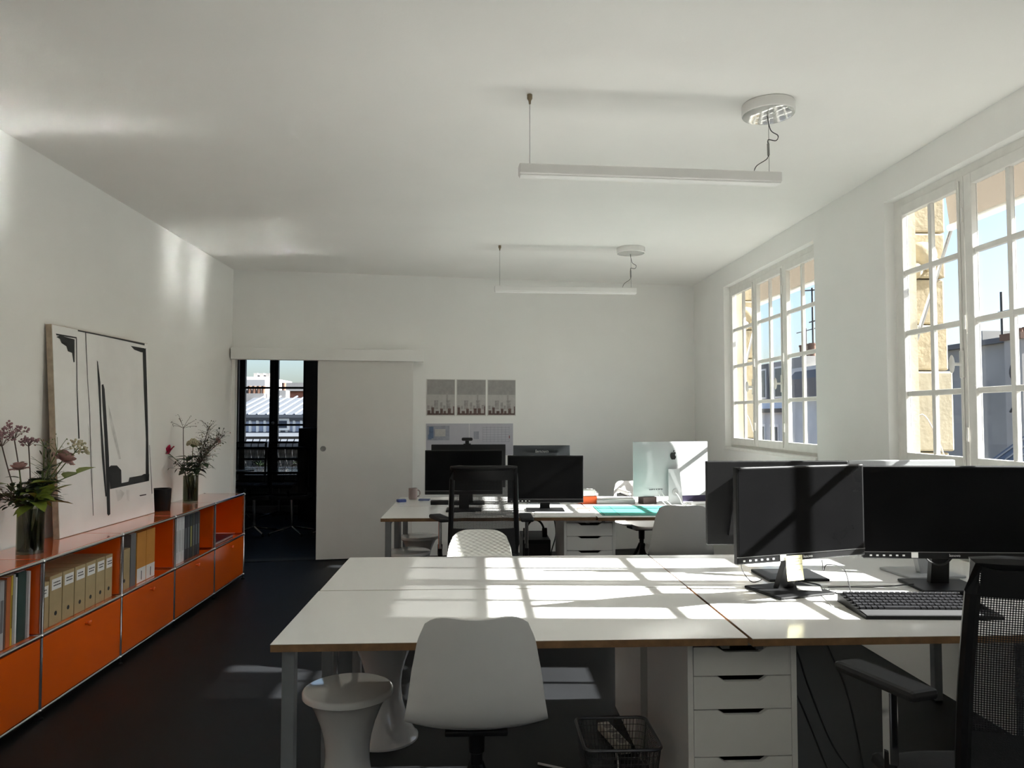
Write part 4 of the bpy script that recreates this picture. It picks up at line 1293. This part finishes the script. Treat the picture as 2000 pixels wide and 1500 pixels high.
sheet('paper_card', 'white card lying in the sun left of the keyboard', [(1.30, 2.70), (1.345, 2.69), (1.41, 2.85), (1.34, 2.87)], 'card', paper)
sheet('small_booklet', 'small grey booklet beside the angled monitor foot', [(1.345, 2.955), (1.405, 2.945), (1.42, 2.985), (1.36, 2.998)], 'booklet', M('sage_card', (.42, .44, .40), .8, noise=.05), DZ, .006)

# back desks
mat_g = M('green_cutting_mat', (.045, .30, .235), .7, noise=.06, scale=10)
cm = thing('cutting_mat', 'green cutting mat with dark grid lines on the back desk', 'mat', (.878, 5.215, DZ+.0005), math.radians(-1.5))
MB().box(0, 0, 0, .60, .55, .003, .001).build('mat_sheet', mat_g, cm)
for x in (.012, .12, .50): MB().box(x, .005, .003, x+.006, .545, .0036).build('grid_line', M('dark_green_line', (.01, .05, .05), .7, noise=.05), cm)
for y in (.15, .40): MB().box(.005, y, .003, .595, y+.004, .0036).build('grid_line', MATS['dark_green_line'], cm)
sheet('red_paper', 'salmon red paper slip left of the cutting mat', [(.74, 5.52), (.86, 5.52), (.86, 5.66), (.76, 5.66)], 'paper', M('salmon_paper', (.70, .28, .20), .8, noise=.04))
sheet('drawing_sheet', 'large white drawing sheet under the sun beside the mat', [(.40, 5.19), (.84, 5.19), (.85, 5.45), (.42, 5.46)], 'paper', paper)
ob = thing('tape_box', 'orange and white cardboard box by the right black monitor', 'box', (.885, 5.97, DZ), math.radians(8))
MB().box(-.066, -.045, 0, .066, .045, .058, .004).build('orange_tray', M('bright_orange', (.85, .13, .02), .5, noise=.03), ob)
MB().box(-.062, -.040, .058, .058, .040, .112, .012).build('white_lid', white_p, ob)
def stackbox(name, label, x, y, z, sx_, sy_, sz_, rz, mat, cat):
    o = MB().box(-sx_/2, -sy_/2, 0, sx_/2, sy_/2, sz_, .003).build(name, mat, None, loc=(x, y, z), rz=rz)
    return tag(o, label, cat)
stackbox('flat_box', 'flat pale grey box under loose papers on the back desk', 1.10, 6.02, DZ, .31, .22, .030, .05, M('pale_grey_card', (.50, .50, .50), .7, noise=.05), 'box')
sheet('loose_papers', 'loose white papers lying on the flat grey box', [(.93, 5.94), (1.25, 5.90), (1.27, 6.10), (.96, 6.13)], 'papers', paper, DZ+.0305, .006)
def roll(label, x, y, L=.30):
    o = thing('paper_roll', label, 'paper roll', (x, y, DZ), math.radians(6), 'paper rolls on the back desk')
    MB().tube([(0, 0, .052), (0, L, .052)], .019, 18, caps=False).tube([(0, .001, .052), (0, L, .052)], .012, 14, caps=True).build('rolled_sheet', paper, o, True)
    MB().box(-.03, .02, 0, .03, L-.02, .033).build('cradle', M('dark_card', (.12, .12, .12), .8, noise=.05), o)
roll('paper roll end-on right of the orange box', .985, 6.15)
roll('paper roll end-on beside the silver computer', 1.265, 6.15)
stackbox('dark_camera_bag', 'small dark brown pouch below the silver computer', 1.36, 5.93, DZ, .12, .09, .055, .3, M('dark_brown_leather', (.06, .035, .03), .5, noise=.2, scale=20), 'pouch')
stackbox('purple_box', 'dark violet box behind the silver computer stand', 1.80, 6.10, DZ, .30, .10, .065, 0, M('dark_violet', (.05, .04, .09), .5, noise=.1), 'box')
stackbox('white_tablet', 'thin white tablet lying right of the silver computer', 1.78, 5.90, DZ, .20, .14, .010, .1, white_p, 'tablet')

mg = thing('mug', 'grey pink stoneware mug on the back desk by the door', 'mug', (-.542, 6.31, DZ+.002))
MB().lathe([(0, 0), (.034, 0), (.037, .01), (.038, .092), (.034, .092), (.033, .012), (0, .010)], seg=28).build('mug_body', M('grey_pink_glaze', (.34, .28, .27), .35, noise=.15, scale=12), mg, True)
MB().tube(bez((.036, 0, .075), (.066, 0, .08), (.066, 0, .02), (.036, 0, .022), 8), .005, 8).build('handle', M('grey_pink_glaze', (.34, .28, .27)), mg, True)
stackbox('blue_sponge', 'crumpled blue cloth left on the back desk corner', -.62, 6.12, DZ, .07, .05, .022, .4, M('blue_cloth', (.06, .09, .26), .9, noise=.25, scale=25, bump=.5), 'cloth')
stackbox('blue_notebook', 'small blue notebook right of the mug', -.44, 6.22, DZ, .09, .06, .014, -.1, M('blue_cover', (.10, .13, .24), .6, noise=.1), 'notebook')
stackbox('docking_station', 'black docking box under the left back monitor', -.30, 5.95, DZ, .14, .09, .03, 0, black_p, 'dock')
stackbox('card_reader', 'small black reader beside the docking box', -.16, 5.92, DZ, .10, .08, .028, .1, black_p, 'reader')
k2 = thing('small_keyboard', 'white flat keyboard behind the mesh chair', 'keyboard', (.12, 5.33, DZ), 0)
MB().box(-.14, -.055, 0, .14, .055, .009, .003).build('keyboard_body', alu, k2)
kk = MB().box(0, 0, 0, .016, .016, .003).mesh('key')
for r in range(5):
    for c in range(14): obj('key', kk, white_p, k2, (-.134+.0192*c, -.050+.0205*r, .009))
stackbox('papers_stack', 'white papers in front of the right black monitor', .30, 5.30, DZ, .20, .14, .006, .1, paper, 'papers')

# PC under the back desk
pc = thing('computer_tower', 'black computer tower under the back desk by the drawers', 'computer', (.445, 5.62, 0))
MB().box(-.105, -.02, .015, .105, .44, .50, .006).build('case', black_p, pc)
MB().box(-.09, -.026, .05, .09, -.019, .47, .003).build('front_grille', rubber, pc)
for sx_ in (-.08, .08):
    for sy_ in (.03, .38): MB().lathe([(0, 0), (.018, 0), (.016, .016), (0, .016)], (sx_, sy_, 0), 12).build('foot', rubber, pc, True)
hp = thing('headphones', 'black headphones lying on the computer tower', 'headphones', (.44, 5.70, .502))
MB().tube(bez((-.07, 0, .03), (-.07, 0, .17), (.07, 0, .17), (.07, 0, .03), 14), .008, 8).build('headband', black_p, hp, True)
for sg in (-1, 1): MB().tube([(sg*.055, 0, .038), (sg*.09, 0, .038)], .036, 16).build('ear_cup', rubber, hp, True)
cable('tangle of black cable hanging behind the computer tower', [(.60, 5.95, .66), (.62, 5.9, .50), (.58, 5.9, .30), (.66, 5.85, .12), (.60, 5.75, .01)], .005)
cable('black cable hanging beside the near drawer unit', [(1.13, 2.9, .69), (1.16, 2.85, .52), (1.24, 2.8, .30), (1.32, 2.75, .08), (1.40, 2.7, .006)], .004)
cable('second black cable hanging under the front right desk', [(1.20, 3.0, .69), (1.27, 2.95, .50), (1.30, 2.9, .36), (1.38, 2.85, .14), (1.5, 2.8, .006)], .004)
cable('cable dropping behind the front desk near the middle', [(1.36, 2.9, .69), (1.37, 2.9, .55), (1.42, 2.85, .38), (1.44, 2.8, .2), (1.45, 2.75, .006)], .004)
tr = thing('cable_tray', 'steel cable tray hung under the front right desk', 'tray', (1.12, 2.86, .60), math.radians(-8))
MB().box(0, 0, 0, .30, .09, .004).box(0, 0, .004, .30, .004, .03).box(0, .086, .004, .30, .09, .03).build('tray_channel', steel, tr)
for x in (.03, .27): MB().tube([(x, .045, .004), (x, .045, .106)], .004, 6).build('hanger', steel, tr)

# wire bin, power strip
wb = thing('wire_bin', 'black wire waste bin under the front desk beside drawers', 'bin', (.497, 2.675, 0))
def loop(hw, hd, z, r=.03, n=5):
    pts = []
    for cx, cy_, a0 in ((hw-r, hd-r, 0), (-hw+r, hd-r, PI/2), (-hw+r, -hd+r, PI), (hw-r, -hd+r, 1.5*PI)):
        for k in range(n+1):
            a = a0 + PI/2*k/n
            pts.append((cx + r*math.cos(a), cy_ + r*math.sin(a), z))
    return pts
binm = M('dark_wire', (.10, .10, .105), .4, .6, noise=.05, scale=40)
MB().tube(loop(.132, .138, .30), .006, 8, closed=True).build('rim', binm, wb, True)
MB().tube(loop(.10, .105, .006), .005, 8, closed=True).build('bottom_ring', binm, wb, True)
top_l, bot_l = loop(.132, .138, .30, .03, 9), loop(.10, .105, .006, .03, 9)
wire = MB()
for a, c in zip(top_l, bot_l): wire.tube([a, c], .0012, 4)
for (hw, hd, sgn) in ((.132, .138, 0),):
    for k in range(1, 16):
        f = k/16
        for side in range(4):
            if side == 0: a, c = (-hw+.03+(2*hw-.06)*f, -hd, .30), (-.07+.14*f, -.105, .006)
            elif side == 1: a, c = (-hw+.03+(2*hw-.06)*f, hd, .30), (-.07+.14*f, .105, .006)
            elif side == 2: a, c = (-hw, -hd+.03+(2*hd-.06)*f, .30), (-.10, -.075+.15*f, .006)
            else: a, c = (hw, -hd+.03+(2*hd-.06)*f, .30), (.10, -.075+.15*f, .006)
            wire.tube([a, c], .0012, 4)
for k in range(1, 12):
    f = k/12
    wire.tube(loop(.10+.032*f, .105+.033*f, .006+.294*f), .0012, 4, closed=True)
tag(wire.build('wire_mesh', binm, wb), kind='stuff')
MB().box(-.098, -.103, .002, .098, .103, .006).build('bin_bottom', binm, wb)
ps = thing('power_strip', 'white power strip lying on the floor by the drawer units', 'power strip', (.600, 3.30, 0), math.radians(12))
MB().box(-.028, -.13, 0, .028, .13, .038, .008).build('strip_body', M('dull_white_plastic', (.48, .46, .40), .5, noise=.03), ps)
for k in range(4):
    so = MB().lathe([(0, 0), (.019, 0), (.020, .001)], seg=18).build('socket', M('socket_grey', (.22, .21, .19), .6, noise=.05), ps); so.location = (0, -.085+.052*k, .0382)
cable('pale power strip cord curling over the floor', [(.585, 3.16, .02), (.56, 3.0, .006), (.50, 2.95, .006), (.40, 3.02, .006), (.25, 3.1, .006)], .0045, wcab)

# ================================================================== PENDANT LIGHTS
diff_m = M('opal_diffuser', (.80, .80, .78), .35, noise=.01)
lampw = M('lamp_white', (.80, .79, .77), .45, noise=.02)
def pendant(label, hook, can, zbar, x_ext):
    t = thing('pendant_light', label, 'light', (hook[0], hook[1], 0), 0, 'linear pendant lights')
    d = Vector((can[0]-hook[0], can[1]-hook[1], 0)); L = d.length; a = math.atan2(d.y, d.x)
    t.rotation_euler = (0, 0, a)
    MB().box(-x_ext, -.03, zbar-.024, L+x_ext, .03, zbar+.024, .006).build('housing', lampw, t)
    MB().box(-x_ext+.004, -.025, zbar-.030, L+x_ext-.004, .025, zbar-.0235, .003).build('diffuser', diff_m, t)
    MB().lathe([(0, H-.002), (.012, H-.002), (.012, H-.02), (.006, H-.03), (.004, H-.045), (0, H-.045)], seg=14).build('ceiling_hook', M('brass_hook', (.25, .20, .13), .4, .6, noise=.05), t, True)
    wirem = M('wire_grey', (.22, .22, .21), .5, .3, noise=.05)
    MB().tube([(0, 0, zbar+.024), (0, 0, H-.04)], .0013, 5).build('suspension_wire', wirem, t)
    MB().tube([(L, 0, zbar+.024), (L, 0, H-.05)], .0013, 5).build('suspension_wire', wirem, t)
    c = MB().lathe([(.118, H-.001), (.120, H-.004), (.120, H-.046), (.116, H-.05)], (L, 0, 0), 48).build('canopy', lampw, t, True)
    MB().lathe([(.117, H-.0495), (.10, H-.052), (0, H-.052)], (L, 0, 0), 48).build('canopy_plate', M('polished_white', (.70, .70, .68), .06, .55, noise=.01), c, True)
    z1, z0 = H-.052, zbar+.024
    hh = z1-z0
    MB().tube(spline([(L-.006, 0, z1), (L+.01, 0, z1-.25*hh), (L+.045, 0, z1-.34*hh), (L+.035, 0, z1-.43*hh), (L-.002, 0, z1-.42*hh), (L-.003, 0, z1-.50*hh)]), .0022, 6).tube(spline([(L-.002, 0, z1-.68*hh), (L-.012, 0, z1-.76*hh), (L-.06, 0, z1-.88*hh), (L-.075, 0, z0)]), .0022, 6).build('power_cord', dark_m, t, True)
    MB().tube([(L-.003, 0, z1-.49*hh), (L-.002, 0, z1-.69*hh)], .006, 8).build('cord_connector', wirem, t, True)
    return t
pendant('white linear pendant light hanging over the near desks', (.232, 3.285), (1.351, 3.345), 2.532, .05)
pendant('white linear pendant light hanging over the back desks', (.185, 6.255), (1.318, 6.30), 2.508, .045)

# ================================================================== PRINTS ON THE BACK WALL
def onwall(X): # local x along the back wall for a world X
    return (X - WA.x)/math.cos(WANG)
pr_g = M('print_grey', (.33, .32, .31), .8, noise=.10, scale=25)
pr_l = M('print_mist', (.46, .45, .435), .8, noise=.08, scale=30)
pr_m = M('print_mid', (.34, .32, .31), .8, noise=.25, scale=40)
pr_d = M('print_dark', (.13, .085, .075), .8, noise=.4, scale=50)
pr_w = M('print_paper', (.62, .61, .58), .8, noise=.03)
def wall_sheet(name, label, x0, x1, z0, z1, mat):
    c = WA + Vector((math.cos(WANG), math.sin(WANG), 0))*onwall(x0)
    t = thing(name, label, 'print', (c.x, c.y, z0), WANG, 'prints pinned to the back wall')
    W_ = onwall(x1) - onwall(x0)
    MB().box(0, -.004, 0, W_, -.0008, z1-z0).build('sheet', mat, t)
    return t, W_, z1-z0
for k, (x0, x1, nm) in enumerate(((-.530, -.236, 'left'), (-.222, .085, 'middle'), (.100, .400, 'right'))):
    t, W_, Hh = wall_sheet('skyline_print', ['misty grey skyline print hung leftmost in the top row', 'misty grey skyline print hung in the middle of three', 'misty grey skyline print hung rightmost in the top row'][k], x0, x1, 1.432, 1.812, pr_w)
    rnd = random.Random(4)
    MB().box(.008, -.0046, .008, W_-.004, -.004, Hh-.006).build('printed_sky', pr_g, t)
    MB().box(.008, -.0050, .008, W_-.004, -.0046, Hh*.58).build('printed_mist', pr_l, t)
    b = MB()
    x = .01
    while x < W_-.04:
        w_ = rnd.uniform(.02, .045)
        b.box(x, -.0054, Hh*.18, x+w_, -.0050, Hh*rnd.uniform(.26, .46)); x += w_ + rnd.uniform(.004, .02)
    b.box(W_*.70, -.0054, Hh*.2, W_*.74, -.0050, Hh*.62)
    b.build('printed_towers', pr_m, t)
    b = MB()
    b.box(.010, -.0058, .010, W_-.008, -.0054, Hh*.07)
    x = .012
    while x < W_-.05:
        w_ = rnd.uniform(.012, .035)
        b.box(x, -.0058, Hh*.06, x+w_, -.0054, Hh*rnd.uniform(.12, .27)); x += w_ + rnd.uniform(.006, .02)
    b.box(W_-.02, -.0058, Hh*.06, W_-.008, -.0054, Hh*.26)
    b.build('printed_street', pr_d, t)
lav = M('lavender_paper', (.47, .47, .52), .8, noise=.05, scale=12)
lav2 = M('lavender_grey', (.30, .31, .36), .8, noise=.2, scale=20)
blu = M('print_blue', (.12, .17, .27), .8, noise=.3, scale=30)
t, W_, Hh = wall_sheet('elevation_print', 'pale blue drawing print hung lower left under the skylines', -.530, -.090, 1.02, 1.352, lav)
MB().box(.01, -.0046, .16, .24, -.004, .31).build('printed_view', lav2, t)
MB().box(.03, -.0050, .18, .075, -.0046, .30).box(.02, -.0050, .17, .055, -.0046, .22).build('printed_figure', blu, t)
MB().box(.09, -.0050, .20, .20, -.0046, .275).build('printed_panel', pr_l, t)
t, W_, Hh = wall_sheet('plan_print', 'pale lavender plan print hung lower right under the skylines', -.086, .372, 1.02, 1.352, lav)
MB().box(.045, -.0046, .17, .10, -.004, .25).build('printed_block', lav2, t)
b = MB()
for k in range(7): b.box(.14, -.0046, .14+.025*k, .42, -.004, .143+.025*k)
for k in range(8): b.box(.14+.04*k, -.0046, .14, .143+.04*k, -.004, .30)
b.build('printed_grid', lav2, t)
MB().box(.42, -.0048, .175, .428, -.004, .205).build('red_mark', M('dark_red_print', (.20, .03, .04), .8, noise=.1), t)

# ================================================================== MEETING ROOM FURNITURE
mt = thing('meeting_table', 'dark meeting table in the room beyond the doorway', 'table', (-2.75, 9.98, 0))
MB().box(-1.0, -.45, .70, 1.0, .45, .73, .004).build('tabletop', M('black_gloss_top', (.02, .02, .022), .12, noise=.1), mt)
for sx_ in (-.9, .9):
    for sy_ in (-.38, .38): MB().tube([(sx_, sy_, 0), (sx_, sy_, .70)], .02, 10).build('leg', chrome, mt, True)
def meet_chair(label, loc, rz):
    t = thing('meeting_chair', label, 'chair', loc, rz, 'black meeting chairs')
    def back(u, v):
        s = 2*u-1
        return Vector((s*.21, -.21 - .05*v + .03*s*s, .50 + .55*v))
    MB().grid(back, 6, 6).build('backrest_mesh', M_open, t, True)
    rim = [back(i/8, 0) for i in range(9)] + [back(1, i/6) for i in range(1, 7)] + [back(1-i/8, 1) for i in range(1, 9)] + [back(0, 1-i/6) for i in range(1, 6)]
    MB().tube(rim, .018, 6, closed=True).build('backrest_frame', black_p, t, True)
    MB().box(-.22, -.20, .43, .22, .22, .48, .02).build('seat', black_f, t)
    MB().tube([(0, -.16, .44), (0, -.24, .55)], .02, 8).build('back_support', black_p, t)
    MB().tube([(0, 0, .08), (0, 0, .43)], .022, 10).build('column', chrome, t, True)
    for k in range(4):
        a = k*PI/2 + .6
        MB().tube([(0, 0, .09), (.28*math.cos(a), .28*math.sin(a), .03)], .014, 8).build('base_leg', chrome, t, True)
        MB().ball((.28*math.cos(a), .28*math.sin(a), .018), .018, 8, 6).build('glide', rubber, t, True)
    return t
M_open = perforated('open_black_mesh', (.012, .012, .013), 120, .55)
def cxx(px, y): return atY(px, 870, y).x
mc = meet_chair('black meeting chair nearest the doorway, back to the camera', (cxx(560, 9.0)+.02, 9.20, 0), .05)
dup(mc, (cxx(503, 9.3), 9.20, 0), .05, 'black meeting chair left of the nearest one beyond the doorway')
dup(mc, (cxx(478, 10.6), 10.66, 0), PI-.05, 'black meeting chair at far side of the table by the left jamb')
dup(mc, (cxx(545, 10.6), 10.66, 0), PI, 'black meeting chair at the far side below the window post')
dup(mc, (cxx(656, 9.2), 9.20, 0), -.05, 'black meeting chair half hidden by the sliding door edge')
fc = thing('dark_cabinet', 'tall dark cabinet in the meeting room behind the door', 'cabinet', (MX1+.02, 10.55, 0))
MB().box(0, 0, 0, .9, .40, 1.26, .004).build('body', black_p, fc)
MB().box(.02, -.014, .03, .445, -.001, 1.24, .002).build('door', black_p, fc); MB().box(.455, -.014, .03, .88, -.001, 1.24, .002).build('door', black_p, fc)
cat_o = sheet('meeting_papers', 'open magazine lying on the meeting table', [(-3.15, 9.65), (-2.90, 9.62), (-2.88, 9.78), (-3.12, 9.82)], 'magazine', paper, .73, .006)
